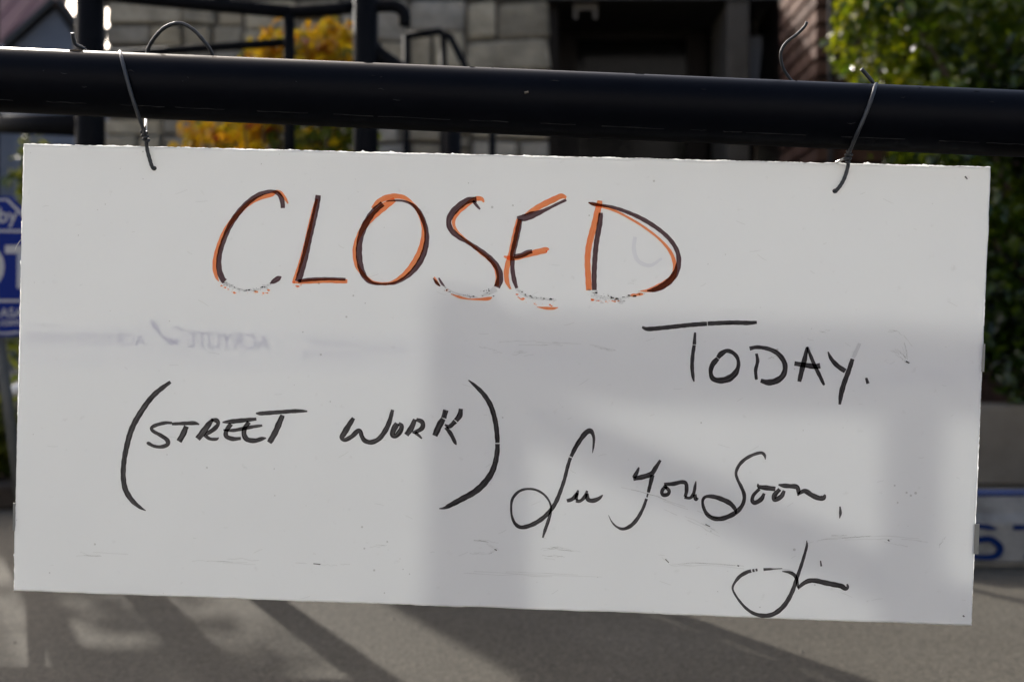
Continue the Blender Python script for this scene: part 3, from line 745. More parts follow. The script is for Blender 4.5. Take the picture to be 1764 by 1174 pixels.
# slightly uneven sawn edges
def edge(a, b, n, amp, rs):
    a, b = np.array(a), np.array(b); t = b - a; nrm = np.array([-t[1], t[0]]) / np.linalg.norm(t)
    out = []; w = 0
    for i in range(n):
        w = 0.8 * w + rs.normal() * amp
        q = a + t * i / n + (nrm * w if i else 0)
        out.append(q)
    return out
rs = np.random.default_rng(3)
outl = edge(corner[0], corner[1], 170, .00022, rs) + edge(corner[1], corner[2], 80, .00016, rs) + edge(corner[2], corner[3], 150, .00013, rs) + edge(corner[3], corner[0], 80, .00018, rs)
cen = np.mean(outl, axis=0)
nb = len(outl)
def inset(pts, d):
    res = []
    for i, q in enumerate(pts):
        a = pts[i-1]; b = pts[(i+1) % nb]; t = b - a; t = t / (np.linalg.norm(t) + 1e-12); nr = np.array([-t[1], t[0]])
        if np.dot(cen - q, nr) < 0: nr = -nr
        res.append(q + nr * d)
    return res
bmB = MB()
L0 = inset(outl, .0013); 
rings = [(L0, 0.0), (inset(outl, .0004), .0006), (outl, .0010), (outl, TH - .0003), (inset(outl, .0004), TH)]
for pts, y in rings: bmB.v += [(q[0], y, q[1]) for q in pts]
for k in range(len(rings) - 1):
    for i in range(nb): bmB.f.append((k*nb+i, k*nb+(i+1) % nb, (k+1)*nb+(i+1) % nb, (k+1)*nb+i))
bmB.f.append(tuple(range(nb))); bmB.f.append(tuple(reversed(range((len(rings)-1)*nb, len(rings)*nb))))
def blink(name, me, m, parent=None):
    o = bpy.data.objects.new(name, me); COL.objects.link(o); o.parent = parent or board
    if not me.materials: me.materials.append(m)
    return o
panel_o = blink('panel', bmB.mesh('panel'), M['board'])
# ragged burr left by the saw along the top and left edges, standing in the sun behind
def burr(a, b, n, hmax, seed, flip):
    r_ = np.random.default_rng(seed); a, b = np.array(a), np.array(b); t = b - a; nr = np.array([-t[1], t[0]]) / np.linalg.norm(t) * flip
    m_ = MB(); h = 0
    for i in range(n + 1):
        h = .55 * h + .45 * hmax * r_.random() * (3.2 if r_.random() < .03 else 1)
        p0 = a + t * i / n - nr * .0005; p1 = a + t * i / n + nr * h
        m_.v += [(p0[0], TH * .75, p0[1]), (p1[0], TH * .75 + r_.normal() * .0001, p1[1])]
    m_.f = [(2*i, 2*i+2, 2*i+3, 2*i+1) for i in range(n)]
    return blink('sawn_burr', m_.mesh('sawn_burr'), M['board'], panel_o)
burr(corner[0], corner[1], 620, .0013, 51, 1); burr(corner[0], corner[3], 260, .0008, 52, -1); burr(corner[1], corner[2], 260, .0005, 53, 1)

# marker strokes: (x, y, width) traced in enlarged views, origin and scale of each view given
def layer_off(k): return (k % 14) * .00006
def stroke(mb, pts, off, sc_, layer, n=7):
    sp = spline([(off[0] + x / sc_, off[1] + y / sc_, max(w, 1) / sc_) for x, y, w in pts], n)
    loc = [(*B(q[0], q[1]), q[2] * d1 / FPX) for q in sp]
    uvs = []; base = len(mb.v); dist = 0.0; off_uv = random.uniform(0, 50)
    for i, q in enumerate(loc):
        a = loc[max(0, i-1)]; b = loc[min(len(loc)-1, i+1)]; t = np.array([b[0]-a[0], b[1]-a[1]]); t = t / (np.linalg.norm(t) + 1e-12)
        if i: dist += math.hypot(q[0]-loc[i-1][0], q[1]-loc[i-1][1])
        y = -.00012 - layer_off(layer) - .00004 * i / len(loc)
        wob = 1 + .05 * math.sin(dist * 900 + off_uv) 
        for s_ in (1, 0.33, -0.33, -1):
            hw = max(q[2], .0002) / 2 * wob
            # round off the two ends a little
            e = min(i, len(loc) - 1 - i)
            mb.v.append((q[0] - t[1] * hw * s_, y, q[1] + t[0] * hw * s_)); mb.uvl.append((s_ * .5 + .5, dist * 100 + off_uv))
    for i in range(len(loc) - 1):
        for j in range(3):
            mb.f.append((base+4*i+j, base+4*i+j+1, base+4*i+j+5, base+4*i+j+4))
def ink_mesh(name, strokes, off, sc_, m, parent=None, layer=0):
    mb = MB(); mb.uvl = []
    for k, s_ in enumerate(strokes): stroke(mb, s_, off, sc_, layer + k)
    me = bpy.data.meshes.new(name); me.from_pydata(mb.v, [], mb.f); me.update()
    uv = me.uv_layers.new(name='UVMap')
    idx = np.zeros(len(me.loops), np.int32); me.loops.foreach_get('vertex_index', idx)
    uv.data.foreach_set('uv', np.array(mb.uvl, np.float32)[idx].ravel())
    return blink(name, me, m, parent)
def flecks(name, path, n, spread, size, off, sc_, m, parent, layer=4, seed=1):
    r = np.random.default_rng(seed); sp = spline([(*p, 0) for p in path], 8)
    mb = MB(); uvl = []
    for i in range(n):
        q = sp[r.integers(len(sp))]; x = off[0] + (q[0] + r.normal() * spread) / sc_; y = off[1] + (q[1] + r.normal() * spread) / sc_
        u, w = B(x, y); s_ = size * (0.25 + 1.2 * r.random() ** 3) / sc_ * d1 / FPX
        b0 = len(mb.v); a0 = r.random() * 6.28; st = 0.5 + r.random()
        for k in range(6):
            a = a0 + k * 1.047; rr2 = s_ * (0.55 + .6 * r.random())
            mb.v.append((u + math.cos(a) * rr2 * (1 + st), -.00012 - layer * .00006 - i * 1e-7, w + math.sin(a) * rr2)); uvl.append((r.random(), r.random()))
        mb.f.append(tuple(range(b0, b0 + 6)))
    me = bpy.data.meshes.new(name); me.from_pydata(mb.v, [], mb.f); me.update()
    uv = me.uv_layers.new(name='UVMap'); idx = np.zeros(len(me.loops), np.int32); me.loops.foreach_get('vertex_index', idx)
    uv.data.foreach_set('uv', np.array(uvl, np.float32)[idx].ravel())
    o = blink(name, me, m, parent); o['kind'] = 'stuff'; return o

KA, SA = (340, 300), 4.697; KB = (580, 300); KC = (720, 300); KD = (940, 300)
closed = [
 ('C', KA, [[(692,275,32),(690,240,38),(680,195,38),(655,158,34),(615,140,26),(570,143,30),(500,166,38),(430,212,42),(370,268,44),(310,342,46),(260,424,42),(222,512,40),(188,612,40),(174,700,42),(180,785,46),(205,848,48),(222,868,46)],
            [(588,884,8),(622,864,40),(656,842,40),(680,828,8)]],
           [[(735,238,10),(708,192,24),(672,152,30),(640,140,24),(600,166,34),(540,180,36),(470,208,34),(400,252,34),(330,322,34),(270,392,36),(225,460,36),(190,534,34),(160,624,36),(143,704,36),(142,770,34),(155,828,24),(174,866,8)]]),
 ('L', KA, [[(978,170,44),(966,250,46),(932,400,48),(902,520,52),(872,660,54),(838,790,54),(814,868,50)], [(815,866,26),(900,853,30),(1000,847,28),(1100,847,26),(1200,850,24)]],
           [[(968,200,24),(940,300,30),(908,440,36),(884,550,36),(845,690,34),(803,810,30),(776,878,22)], [(770,878,8),(850,870,32),(950,864,36),(1050,860,36),(1150,864,36),(1215,866,30)]]),
 ('O', KB, [[(372,238,46),(302,300,50),(252,370,52),(212,450,52),(187,540,48),(180,640,50),(192,740,48),(220,818,44),(260,864,34),(310,884,24),(390,888,18),(470,880,24),(540,846,30),(600,800,38),(660,730,46),(705,640,46),(728,540,40),(724,450,36),(700,370,36),(665,300,34),(612,247,24),(552,220,18),(500,213,16),(440,214,12),(402,220,8)]],
           [[(292,278,30),(330,232,40),(390,195,44),(470,178,42),(550,190,32),(605,232,26),(648,280,30),(688,360,34),(706,450,36),(698,540,40),(672,630,46),(622,722,46),(562,800,44),(500,850,36),(430,882,26),(350,884,24),(280,866,26),(215,810,32),(165,738,36),(146,640,34),(156,560,34),(190,478,40),(238,400,52),(300,334,56),(380,266,60),(470,205,40)]]),
 ('S', KB, [[(1132,205,44),(1060,214,50),(990,260,54),(932,320,54),(906,385,42),(926,450,44),(985,505,40),(1060,550,30),(1130,596,36),(1200,646,40),(1270,712,46),(1312,780,50),(1320,850,54),(1296,914,54)],
            [(1102,215,20),(1130,250,24),(1160,284,12)], [(780,840,8),(810,880,24),(838,905,10)], [(826,838,10),(848,878,20),(874,908,8)]],
           [[(1192,228,10),(1170,200,34),(1112,204,36),(1042,258,36),(982,310,34),(946,380,26),(965,450,20),(1020,510,20),(1090,570,22),(1160,630,24),(1230,686,26),(1282,750,30),(1300,830,28),(1294,905,36)], [(790,830,8),(808,872,26),(836,905,10)], [(925,968,6),(1000,995,20),(1080,1010,11),(1180,1010,22),(1230,1005,28),(1258,995,8)]]),
 ('E', KC, [[(800,350,20),(860,352,56),(930,328,56),(990,308,36),(1060,275,24),(1130,240,22),(1200,208,22)], [(828,365,38),(810,450,44),(790,540,44),(768,640,42),(764,710,36),(766,780,34),(780,860,36),(800,922,22)], [(782,668,36),(840,655,40),(890,632,38),(925,624,32)]],
           [[(860,330,10),(940,285,40),(1020,242,46),(1100,204,46),(1160,178,40),(1200,190,22)], [(818,365,40),(798,440,44),(776,540,46),(752,640,40),(726,730,42),(715,800,40),(722,870,34),(747,925,14)], [(695,664,10),(740,678,36),(790,680,34),(860,660,36),(940,636,46),(1035,614,46),(1050,618,22)], [(962,1073,4),(1030,1082,22),(1090,1085,22),(1135,1078,5)], [(805,990,5),(842,1014,10),(868,1004,5)]]),
 ('D', KD, [[(446,312,32),(440,380,42),(425,470,42),(410,560,40),(400,660,40),(394,760,40),(392,850,40),(394,938,38)], [(345,228,8),(380,240,28),(440,250,22),(520,262,24),(600,285,28),(680,315,30),(770,356,34),(850,402,34),(930,458,32),(1000,522,34),(1050,592,34),(1074,660,36),(1074,730,42),(1050,800,50),(1005,860,52),(940,908,50),(880,934,38),(820,944,12)]],
           [[(438,214,40),(434,240,46),(420,300,50),(396,400,50),(366,510,50),(346,600,48),(338,700,46),(342,800,46),(350,938,46)], [(346,230,8),(385,244,26),(440,257,26),(520,280,22),(600,315,18),(680,358,18),(760,405,18),(840,460,18),(910,516,18),(970,576,22),(1015,640,26),(1040,710,30),(1046,780,38),(1020,840,48),(960,890,54),(890,922,46),(830,940,28),(762,945,5)], [(684,980,10),(705,978,24),(735,975,18),(760,970,24),(790,970,10)]]),
]
for ch_, K, blk, orn in closed:
    o = ink_mesh('letter', blk, K, SA, M['bold_ink'], panel_o); o['label'] = 'letter %s in black marker gone over in orange' % ch_
    ink_mesh('orange_stroke', orn, K, SA, M['orange_ink'], o, 5)
    if ch_ == 'C':
        ink_mesh('worn_ink', [[(222,872,26),(300,916,20),(390,940,16),(500,930,18),(592,886,24)]], KA, SA, M['ghost'], o, 8)
        flecks('worn_ink', [(225,880),(300,918),(390,942),(500,932),(600,888)], 70, 9, 7, KA, SA, M['smudge'], o, 9, 1); flecks('worn_ink', [(225,880),(300,922),(390,944),(500,930),(550,915)], 26, 9, 5, KA, SA, M['black_ink'], o, 10, 2)
        flecks('orange_fleck', [(190,880),(240,930),(320,962),(430,962),(540,968),(620,908)], 24, 7, 8, KA, SA, M['orange_ink'], o, 11, 3)
        flecks('orange_fleck', [(780,895),(800,915),(830,905)], 10, 8, 8, KA, SA, M['orange_ink'], o, 11, 4)
    if ch_ == 'S':
        ink_mesh('worn_ink', [[(880,915,6),(960,962,12),(1050,984,16),(1140,996,6)], [(1170,985,16),(1230,960,34),(1290,925,50)]], KB, SA, M['smudge'], o, 9)
        flecks('worn_ink', [(880,930),(940,960),(1050,978),(1110,985)], 26, 8, 6, KB, SA, M['black_ink'], o, 10, 5); flecks('worn_ink', [(1180,965),(1215,955),(1260,970)], 12, 12, 7, KB, SA, M['black_ink'], o, 10, 6)
        flecks('orange_fleck', [(880,935),(900,950)], 6, 5, 8, KB, SA, M['orange_ink'], o, 11, 7)
    if ch_ == 'E':
        ink_mesh('worn_ink', [[(802,928,24),(860,976,24),(930,1002,22),(1020,1008,22),(1120,1018,16)]], KC, SA, M['ghost'], o, 8)
        flecks('worn_ink', [(805,935),(860,975),(930,1000),(1020,1005),(1110,1015)], 50, 9, 6, KC, SA, M['smudge'], o, 9, 8); flecks('worn_ink', [(805,935),(880,985),(1000,1005),(1110,1020)], 16, 6, 6, KC, SA, M['black_ink'], o, 10, 9)
        flecks('orange_fleck', [(750,935),(800,980),(900,1030),(1000,1055),(1110,1048)], 22, 7, 7, KC, SA, M['orange_ink'], o, 11, 10)
    if ch_ == 'D':
        ink_mesh('worn_ink', [[(396,946,30),(420,985,24),(540,1004,20),(640,998,18),(820,950,14)]], KD, SA, M['ghost'], o, 8)
        flecks('worn_ink', [(400,950),(405,970),(540,1000),(620,1005),(700,985),(800,955)], 44, 10, 6, KD, SA, M['black_ink'], o, 10, 11); flecks('worn_ink', [(350,945),(400,990),(540,1015),(640,1005)], 40, 14, 8, KD, SA, M['smudge'], o, 9, 12)
        flecks('orange_fleck', [(345,1000),(405,1022),(500,1030),(580,1012)], 22, 6, 8, KD, SA, M['orange_ink'], o, 11, 13)

words = [
 ('T', (1080,520), 3.835, [[(100,165,14),(140,178,28),(250,169,28),(400,153,28),(529,143,28)], [(533,142,28),(700,136,28),(800,138,28),(858,134,18)], [(450,200,12),(447,245,20),(445,280,22)], [(444,284,22),(433,360,24),(430,430,24),(436,490,20),(443,525,8)]]),
 ('O', (1080,520), 3.835, [[(600,372,30),(566,412,34),(553,460,26),(567,504,32),(612,518,38),(670,506,44),(715,470,38),(736,420,24),(730,370,24),(700,335,26),(660,322,26),(622,342,34),(600,368,28)]]),
 ('D', (1080,520), 3.835, [[(855,340,18),(863,390,22),(850,450,22),(855,512,18)], [(810,307,26),(860,298,24),(930,308,26),(990,335,30),(1030,380,32),(1045,430,32),(1030,485,36),(985,520,40),(930,530,38),(883,518,24)]]),
 ('A', (1080,520), 3.835, [[(1138,525,26),(1155,450,32),(1175,370,30),(1190,298,16)], [(1190,295,14),(1215,360,22),(1240,420,24),(1275,490,24),(1302,548,16)], [(1106,405,28),(1170,415,32),(1240,425,34),(1276,420,34)]]),
 ('Y', (1080,520), 3.835, [[(1328,328,8),(1350,375,24),(1390,420,30),(1442,456,30)], [(1490,375,26),(1466,450,30),(1436,530,32),(1416,600,32),(1405,676,16)]]),
 ('full stop', (1080,520), 3.835, [[(1580,500,14),(1592,538,22)]]),
 ('opening bracket', (180,630), 4.516, [[(514,124,24),(450,170,36),(390,220,40),(330,290,42),(270,380,44),(225,460,44),(195,540,44),(170,640,42),(155,720,40),(147,800,40),(147,870,40),(160,950,42),(190,1010,42),(230,1060,36),(280,1100,24),(322,1124,6)]]),
 ('S', (180,630), 4.516, [[(525,442,18),(470,442,26),(400,460,28),(366,482,26),(382,508,26),(440,540,30),(488,575,34),(490,610,34),(440,628,28),(385,622,24),(345,602,28),(328,598,10)]]),
 ('T', (180,630), 4.516, [[(525,450,22),(620,446,28),(700,444,30),(738,454,10)], [(638,468,40),(612,530,46),(580,586,42)]]),
 ('R', (180,630), 4.516, [[(845,412,22),(806,460,44),(762,520,50),(724,566,42)], [(830,418,22),(872,424,36),(884,452,30),(850,492,36),(790,530,26)], [(776,535,26),(820,565,26),(870,568,22),(890,556,8)]]),
 ('E', (180,630), 4.516, [[(918,438,10),(980,432,34),(1080,422,34),(1182,412,24)], [(985,450,36),(950,500,34),(948,545,36),(1000,566,34),(1062,562,22)], [(926,497,14),(1000,500,26),(1080,486,28),(1160,471,26),(1228,462,18)]]),
 ('E', (180,630), 4.516, [[(1124,436,34),(1092,482,36),(1086,530,40),(1110,570,40),(1170,580,36),(1225,565,30),(1258,560,10)]]),
 ('T', (180,630), 4.516, [[(1178,368,12),(1230,368,32),(1380,357,30),(1500,350,30),(1578,352,12)], [(1386,382,34),(1361,440,46),(1331,510,46),(1301,565,46),(1282,596,38)]]),
 ('W', (540,630), 4.516, [[(312,404,30),(276,460,42),(240,520,46),(220,556,34),(246,574,32),(300,546,36),(342,506,36),(364,506,30),(376,544,34),(400,580,36),(450,592,38),(510,565,38),(560,500,40),(592,430,36),(616,340,26)]]),
 ('O', (540,630), 4.516, [[(652,446,40),(626,490,46),(614,535,36),(640,545,36),(676,505,42),(686,466,32),(662,446,28)]]),
 ('R', (540,630), 4.516, [[(790,414,30),(762,480,44),(722,536,40)], [(800,415,26),(846,436,36),(846,480,36),(800,510,30),(770,516,16)], [(790,515,26),(820,540,22),(844,564,10)]]),
 ('K', (540,630), 4.516, [[(1030,342,40),(1013,404,42)], [(1010,410,42),(980,460,50),(944,542,44)], [(1147,332,32),(1138,384,42),(1108,424,40)], [(1104,430,38),(1058,470,30),(1022,456,14)], [(1030,476,28),(1070,530,32),(1100,590,26),(1112,612,8)]]),
 ('closing bracket', (540,630), 4.516, [[(1206,110,8),(1260,155,26),(1320,215,34),(1370,290,38),(1400,370,38),(1420,460,38),(1430,560,36),(1431,597,34)], [(1431,605,34),(1430,660,38),(1415,750,40),(1380,840,46),(1320,920,50),(1250,980,48),(1160,1030,44),(1070,1078,38),(1020,1102,22),(978,1108,6)]]),
 ('cursive S', (860,720), 5.3375, [[(857,318,6),(868,240,20),(868,170,26),(842,118,44),(800,130,48),(750,190,42),(700,270,40),(660,352,32)], [(655,361,30),(630,440,32),(600,560,32),(570,650,34),(530,750,38),(490,820,38),(430,890,40),(360,945,42),(280,985,40),(200,1000,36),(145,965,30),(115,890,20),(110,800,20),(127,730,26),(180,672,24),(250,649,20),(330,655,20),(400,690,20),(450,745,18),(475,810,18),(468,880,26),(448,950,30),(420,1030,28),(400,1096,14)]]),
 ('cursive e', (860,720), 5.3375, [[(622,758,30),(670,742,36),(710,702,36),(726,660,16)], [(716,682,24),(704,748,38)]]),
 ('cursive e', (860,720), 5.3375, [[(704,756,34),(745,758,30),(790,715,34),(808,664,20)], [(806,690,32),(816,744,38),(860,756,40),(915,736,34),(952,703,10)]]),
 ('cursive Y', (860,720), 5.3375, [[(1285,450,12),(1266,495,34),(1238,546,36)], [(1232,556,36),(1330,535,46),(1400,508,44),(1440,450,38),(1482,384,22)], [(1408,520,40),(1390,600,34),(1370,680,28)], [(1366,692,14),(1358,724,16)], [(1354,738,26),(1320,830,28),(1270,920,34),(1210,985,36),(1140,1015,28),(1080,995,18),(1035,950,12),(1004,888,3)]]),
 ('cursive o', (1060,740), 4.2, [[(352,400,22),(388,438,24),(380,464,26),(350,470,28),(336,452,26),(348,424,24),(375,412,20)], [(352,392,20),(420,389,30),(480,376,28),(511,388,28),(515,440,26),(505,482,22)]]),
 ('cursive u', (1060,740), 4.2, [[(500,486,22),(540,491,22),(566,460,24),(578,400,18),(583,370,6)], [(574,465,24),(582,500,28),(600,492,8)]]),
 ('cursive S', (1060,740), 4.2, [[(1086,214,5),(1079,182,20),(1055,165,22),(1000,178,22),(940,210,24),(895,255,24),(873,310,20),(885,360,20),(910,410,24),(932,470,26),(925,530,26),(890,580,32),(840,615,34),(770,640,34),(710,638,32),(665,610,28),(638,560,22),(632,510,20),(655,482,22),(710,482,30),(770,500,34),(830,530,34),(866,572,24),(872,606,12)]]),
 ('cursive o', (1060,740), 4.2, [[(1030,388,6),(1040,410,26),(1090,418,36),(1158,426,32)], [(1042,426,24),(1000,470,24),(990,510,28),(1012,525,32),(1055,500,32),(1077,458,20)]]),
 ('cursive o', (1060,740), 4.2, [[(1180,396,10),(1215,402,30),(1262,406,32),(1312,412,34),(1326,450,28),(1320,476,10)], [(1190,428,28),(1151,472,34),(1152,505,30),(1200,480,34),(1222,438,20)]]),
 ('cursive n', (1060,740), 4.2, [[(1322,462,18),(1370,441,34),(1420,470,36),(1470,492,36),(1505,490,34),(1518,466,12)]]),
 ('comma', (1060,740), 4.2, [[(1625,553,10),(1628,600,20),(1622,638,6)]]),
 ('cursive J', (1230,910), 5.88, [[(938,122,8),(940,170,24),(920,250,28),(890,350,32),(856,450,34),(826,540,38),(790,640,42),(730,750,46),(660,825,48),(580,870,44),(490,878,42),(400,855,34),(320,800,28),(250,720,22),(205,650,20),(188,600,20),(206,550,24),(260,482,36),(330,440,38),(376,426,34)], [(388,424,30),(410,420,30)], [(420,418,26),(440,414,26)], [(500,412,28),(560,408,24),(600,406,14),(690,402,8)], [(690,430,8),(760,440,28),(810,465,36),(836,510,30),(846,570,28),(858,614,8)]]),
 ('cursive m', (1230,910), 5.88, [[(856,598,24),(900,557,40),(960,527,46),(1030,525,48),(1120,545,52),(1220,565,52),(1290,580,50),(1330,606,42),(1354,590,28),(1348,558,14)]]),
 ('dot', (1230,910), 5.88, [[(1078,322,12),(1086,380,18)]]),
]
for nm, K, s_, st in words:
    o = ink_mesh('letter', st, K, s_, M['black_ink'], panel_o); o['label'] = 'black marker %s' % (nm if len(nm) > 1 else 'letter ' + nm)
ink_mesh('worn_ink', [[(1537,272,22),(1516,320,24),(1494,368,24)]], (1080,520), 3.835, M['smudge'], panel_o, 1)
ink_mesh('worn_ink', [[(690,410,20),(760,420,24),(800,435,20)]], (1230,910), 5.88, M['smudge'], panel_o, 6)

# scuffs, a faint crease line and dirt on the sheet
one = (0, 0)
scuffs = [[(100,955,2),(250,958,1.5)], [(330,963,2),(470,968,1.5)], [(510,969,2.5),(575,972,2),(620,973,2)], [(640,975,2),(750,979,2),(850,983,1.5),(1000,989,1.5),(1200,997,1)],
 [(625,938,2.5),(672,941,2)], [(790,925,2),(830,930,3),(860,935,2)], [(800,948,3),(835,952,4),(855,944,2),(835,934,2)], [(930,948,2),(960,944,4),(1000,952,3),(1030,958,2)], [(938,958,2),(1000,961,2)],
 [(1135,952,4),(1145,962,3),(1160,972,3),(1200,970,2),(1270,975,2),(1290,978,1)], [(1050,835,2),(1110,850,2),(1150,862,2),(1200,880,3),(1250,900,3),(1275,905,2),(1280,930,2)], [(1125,868,2),(1200,898,2),(1260,930,2)],
 [(1405,935,3),(1420,930,2),(1500,925,2),(1570,928,2),(1600,932,2)], [(1520,934,2),(1560,942,3),(1610,946,2),(1622,932,3),(1628,926,2)], [(1430,922,2),(1500,921,1.5)],
 [(820,595,2),(845,603,3),(870,606,2)], [(860,590,2),(930,588,2),(1000,592,2)], [(880,612,2),(920,606,2)], [(1005,590,2),(1060,602,2),(1075,597,2)], [(1320,618,3),(1332,615,3),(1338,620,2)], [(1412,570,1.5),(1432,571,1.5)],
 [(1530,570,2),(1550,575,2),(1570,600,2)], [(1535,590,2),(1550,605,2),(1566,622,2)], [(1545,566,2),(1556,590,2),(1562,620,2)], [(1528,600,2),(1548,612,2),(1564,624,2)], [(1662,303,6),(1670,310,3)]]
hair = []
rsc = random.Random(8)
for path in scuffs:
    full = spline(path, 10)
    for k in range(rsc.choice((3, 4, 5))):
        a_ = rsc.uniform(0, .7); b_ = min(1.0, a_ + rsc.uniform(.12, .5)); seg = full[int(a_ * (len(full) - 1)):max(int(b_ * (len(full) - 1)), int(a_ * (len(full) - 1)) + 2) + 1]
        if len(seg) < 2: continue
        oy = rsc.gauss(0, 2.2); ox = rsc.gauss(0, 2.0)
        hair.append([(q[0] + ox + rsc.gauss(0, .5), q[1] + oy + rsc.gauss(0, .6), rsc.uniform(.7, 1.9)) for q in seg[::max(1, len(seg) // 6)]])
hair = [h_ for h_ in hair if len(h_) >= 2]
for k in range(90):
    x_, y_ = rsc.uniform(70, 1660), rsc.uniform(330, 1040); l_ = rsc.uniform(3, 22); an = rsc.uniform(-.6, .6)
    hair.append([(x_, y_, .8), (x_ + l_ * math.cos(an) * .5, y_ + l_ * math.sin(an) * .5 + rsc.uniform(-1, 1), 1.2), (x_ + l_ * math.cos(an), y_ + l_ * math.sin(an), .6)])
so = ink_mesh('scuff_mark', hair, one, 1.0, M['scuff'], panel_o, 1); so['kind'] = 'stuff'
dark = [[(540,970,1.5),(552,971,1.5)], [(852,945,1.5),(856,947,2)], [(1146,962,1.5),(1152,968,1.5)], [(1529,929,2),(1532,931,2)], [(1270,973,2),(1273,974,2)], [(1658,1059,2.5),(1661,1061,2.5)], [(1662,304,3),(1666,309,2)], [(1215,902,1.5),(1223,906,1.5)], [(1560,622,3),(1566,625,2)]]
do = ink_mesh('dirt_speck', dark, one, 1.0, M['black_ink'], panel_o, 2); do['kind'] = 'stuff'
gr = ink_mesh('ghost_mark', [[(1094,408,6),(1092,430,7),(1100,450,7),(1120,457,6),(1140,445,4)]], one, 1.0, M['film'], panel_o, 1)
for hx, hy in ((265.5, 290), (1438.5, 329)):
    u, w = B(hx, hy); hm = MB(); hm.v = [(u + .0022 * math.cos(k * .5236), -.0002, w + .0019 * math.sin(k * .5236)) for k in range(12)]; hm.f = [tuple(range(12))]
    hme = hm.mesh('punched_hole'); hme.uv_layers.new(name='UVMap'); blink('punched_hole', hme, M['fascia'], panel_o)

# maker's print on the back of the sheet, showing through reversed
fb = MB(); fb.v = [(u_, TH + .0001, w_) for u_, w_ in (B(42, 556), B(1694, 600), B(1690, 668), B(34, 630))]; fb.f = [(0, 1, 2, 3)]
fme = fb.mesh('back_film'); fme.uv_layers.new(name='UVMap'); blink('back_film', fme, M['film'], panel_o)
def back_text(s, xpx, wpx, ypx, hpx, bold=0.0, m='print'):
    """xpx: left edge in the photograph, where the line's last letter shows"""
    me = text_mesh(s, 1.0, bold); lo, hi = text_w(me)
    (u0, w0), (u1, w1) = B(xpx, ypx), B(xpx + wpx, ypx + wpx * .026)
    capz = hpx * d1 / FPX / 0.69
    for v in me.vertices:
        f_ = (v.co.x - lo) / (hi - lo); y0 = v.co.y
        v.co = Vector((u1 + (u0 - u1) * f_, TH + .0003, w1 + (w0 - w1) * f_ + y0 * capz))
    return blink('back_print', me, M[m], panel_o)
back_text('ACRYLITE', 322, 142, 598, 27, .004)
back_text('ACRYLITE', 132, 118, 592, 20, .0)
back_text('ACRYLITE', 46, 76, 588, 15, .0)
for xx, ww, yy in ((535, 86, 596), (518, 104, 614), (636, 64, 606), (1525, 110, 640), (1525, 110, 655), (1640, 50, 645), (770, 70, 612), (900, 120, 612)):
    back_text('ACRYLITE', xx, ww, yy, 10, .0)
lg = MB()
for arc in ([(266, 554, 16), (270, 570, 30), (284, 583, 26), (300, 588, 14), (308, 584, 5)], [(300, 562, 5), (312, 567, 13), (319, 575, 6)]):
    sp = spline(arc, 6); b0 = len(lg.v)
    for i, q in enumerate(sp):
        u, w = B(q[0], q[1]); h = q[2] * d1 / FPX / 2; lg.v += [(u - h * .7, TH + .00035, w + h * .7), (u + h * .7, TH + .00035, w - h * .7)]
    lg.f += [(b0+2*i, b0+2*i+1, b0+2*i+3, b0+2*i+2) for i in range(len(sp)-1)]
lme = lg.mesh('back_logo'); lme.uv_layers.new(name='UVMap'); blink('back_logo', lme, M['print'], panel_o)

# clear tabs on the edges and a loose fibre
for (x0, x1, y0, y1) in ((22, 27, 866, 914), (1688, 1696, 592, 640), (1676, 1686, 902, 954)):
    (a, b_), (c, d_) = B(x0, y0), B(x1, y1)
    t_ = MB(); t_.box(min(a, c), max(a, c), TH * .3, TH * .3 + .0008, min(b_, d_), max(b_, d_)); blink('edge_tab', t_.mesh('edge_tab'), M['tape'])
fi = MB(); fp = [(40, 408), (33, 415), (27, 424), (25, 430)]
fi.tube([(B(x, y)[0], .001, B(x, y)[1]) for x, y in fp], .0003, 5); blink('loose_fibre', fi.mesh('loose_fibre'), M['trim'])

# ------------------------------------------------------------------ wire ties
WRD = 0.00148
def board_front(x, y, lift=0.0):
    u, w = B(x, y); return bmx @ Vector((u, -lift, w))
def wpts(lst):
    out = []
    for q in lst:
        if q[2] == 'b': out.append(board_front(q[0], q[1], q[3]))
        else: out.append(P(q[0], q[1], dpipe(q[0]) + q[2]))
    return out
def wire(name, lst, par, rad=WRD, m='wire', n=7):
    sp = [Vector(q) for q in spline(wpts(lst), n)]
    mb = MB()
    rads = [rad * (1 + .06 * math.sin(i * 1.7)) for i in range(len(sp))]
    mb.tube(sp, rads, 10); return mb.build(name, M[m], par, smooth=True)
def knot(par, x, y, ang, lift=.004, turns=3):
    pts = []
    for i in range(turns * 12 + 1):
        a = i / 12 * 2 * math.pi; s_ = (i / (turns * 12) - .5) * 20
        px_, py_ = x + s_ * math.cos(ang) + 4.6 * math.sin(a) * -math.sin(ang), y + s_ * math.sin(ang) + 4.6 * math.sin(a) * math.cos(ang)
        c = P(px_, py_, dpipe(x) - lift - .0022 * math.cos(a)); pts.append(c)
    mb = MB(); mb.tube(pts, WRD * .8, 8); return mb.build('knot', M['wire'], par, smooth=True)
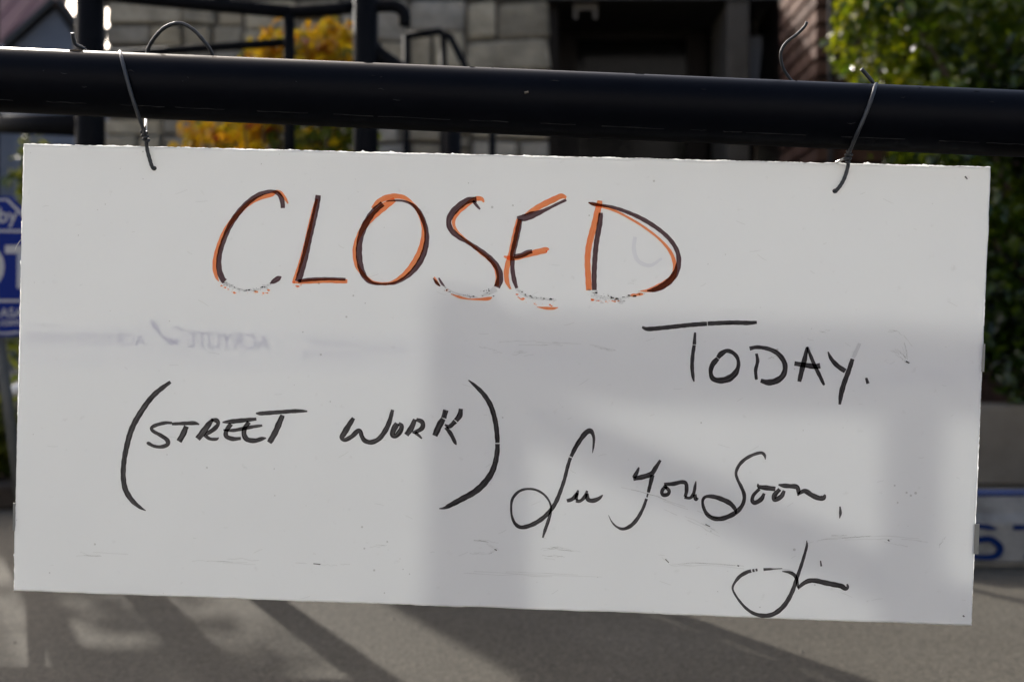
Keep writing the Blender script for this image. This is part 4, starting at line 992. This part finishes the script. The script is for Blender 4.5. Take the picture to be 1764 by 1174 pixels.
t1 = empty('wire_tie', P(250, 232, dpipe(250)), 'dark wire tie looped over the pipe near the left end of the board', 'wire tie', 'wire ties holding the board')
wire('strand', [(214, 118, .026), (209, 100, .018), (207, 90, .004), (208, 95, -.016), (214, 118, -.0262), (226, 162, -.0278), (238, 198, -.0235), (246, 220, -.014), (251, 236, -.007), (256, 258, 'b', .003), (260, 275, 'b', .0025), (264, 288, 'b', .0022), (266, 291, 'b', -.001)], t1)
wire('tail_end', [(125, 57, .004), (126, 66, .006), (130, 76, .010), (141, 82, .014), (149, 90, .020), (156, 108, .027)], t1)
wire('tail_loop', [(246, 116, .0275), (252, 98, .024), (258, 78, .020), (276, 54, .012), (296, 42, .008), (315, 41, .006), (336, 54, .008), (355, 76, .014), (364, 90, .020), (372, 112, .0275)], t1)
wire('sunlit_strand', [(249, 190, .026), (251, 205, .018), (251, 216, .006), (251, 228, -.003)], t1, WRD * .75, 'sunlit')  # lighter copy of the wire, coloured as if lit by the sun
knot(t1, 250, 234, R(75), .006)
t2 = empty('wire_tie', P(1462, 270, dpipe(1462)), 'dark wire tie with a curled tail near the right end of the board', 'wire tie', 'wire ties holding the board')
wire('strand', [(1504, 178, .027), (1509, 158, .018), (1510, 146, .004), (1508, 148, -.014), (1503, 165, -.0258), (1492, 195, -.0277), (1476, 232, -.0245), (1466, 255, -.014), (1461, 268, -.008), (1459, 285, 'b', .003), (1454, 305, 'b', .0026), (1447, 319, 'b', .0022), (1440, 328, 'b', .0016), (1437, 330, 'b', -.001)], t2)
wire('tail_end', [(1484, 119, -.002), (1492, 128, .0), (1502, 140, .003), (1507, 148, .007)], t2)
wire('tail_curl', [(1390, 38, -.004), (1386, 46, -.002), (1372, 60, .002), (1354, 74, .006), (1345, 92, .010), (1348, 114, .015), (1358, 132, .021), (1374, 150, .0275)], t2, WRD * .8)
wire('sunlit_strand', [(1466, 246, .012), (1465, 258, .004), (1462, 268, -.002), (1450, 275, -.004), (1440, 280, .002)], t2, WRD * .7, 'sunlit')
knot(t2, 1461, 270, R(110), .007)
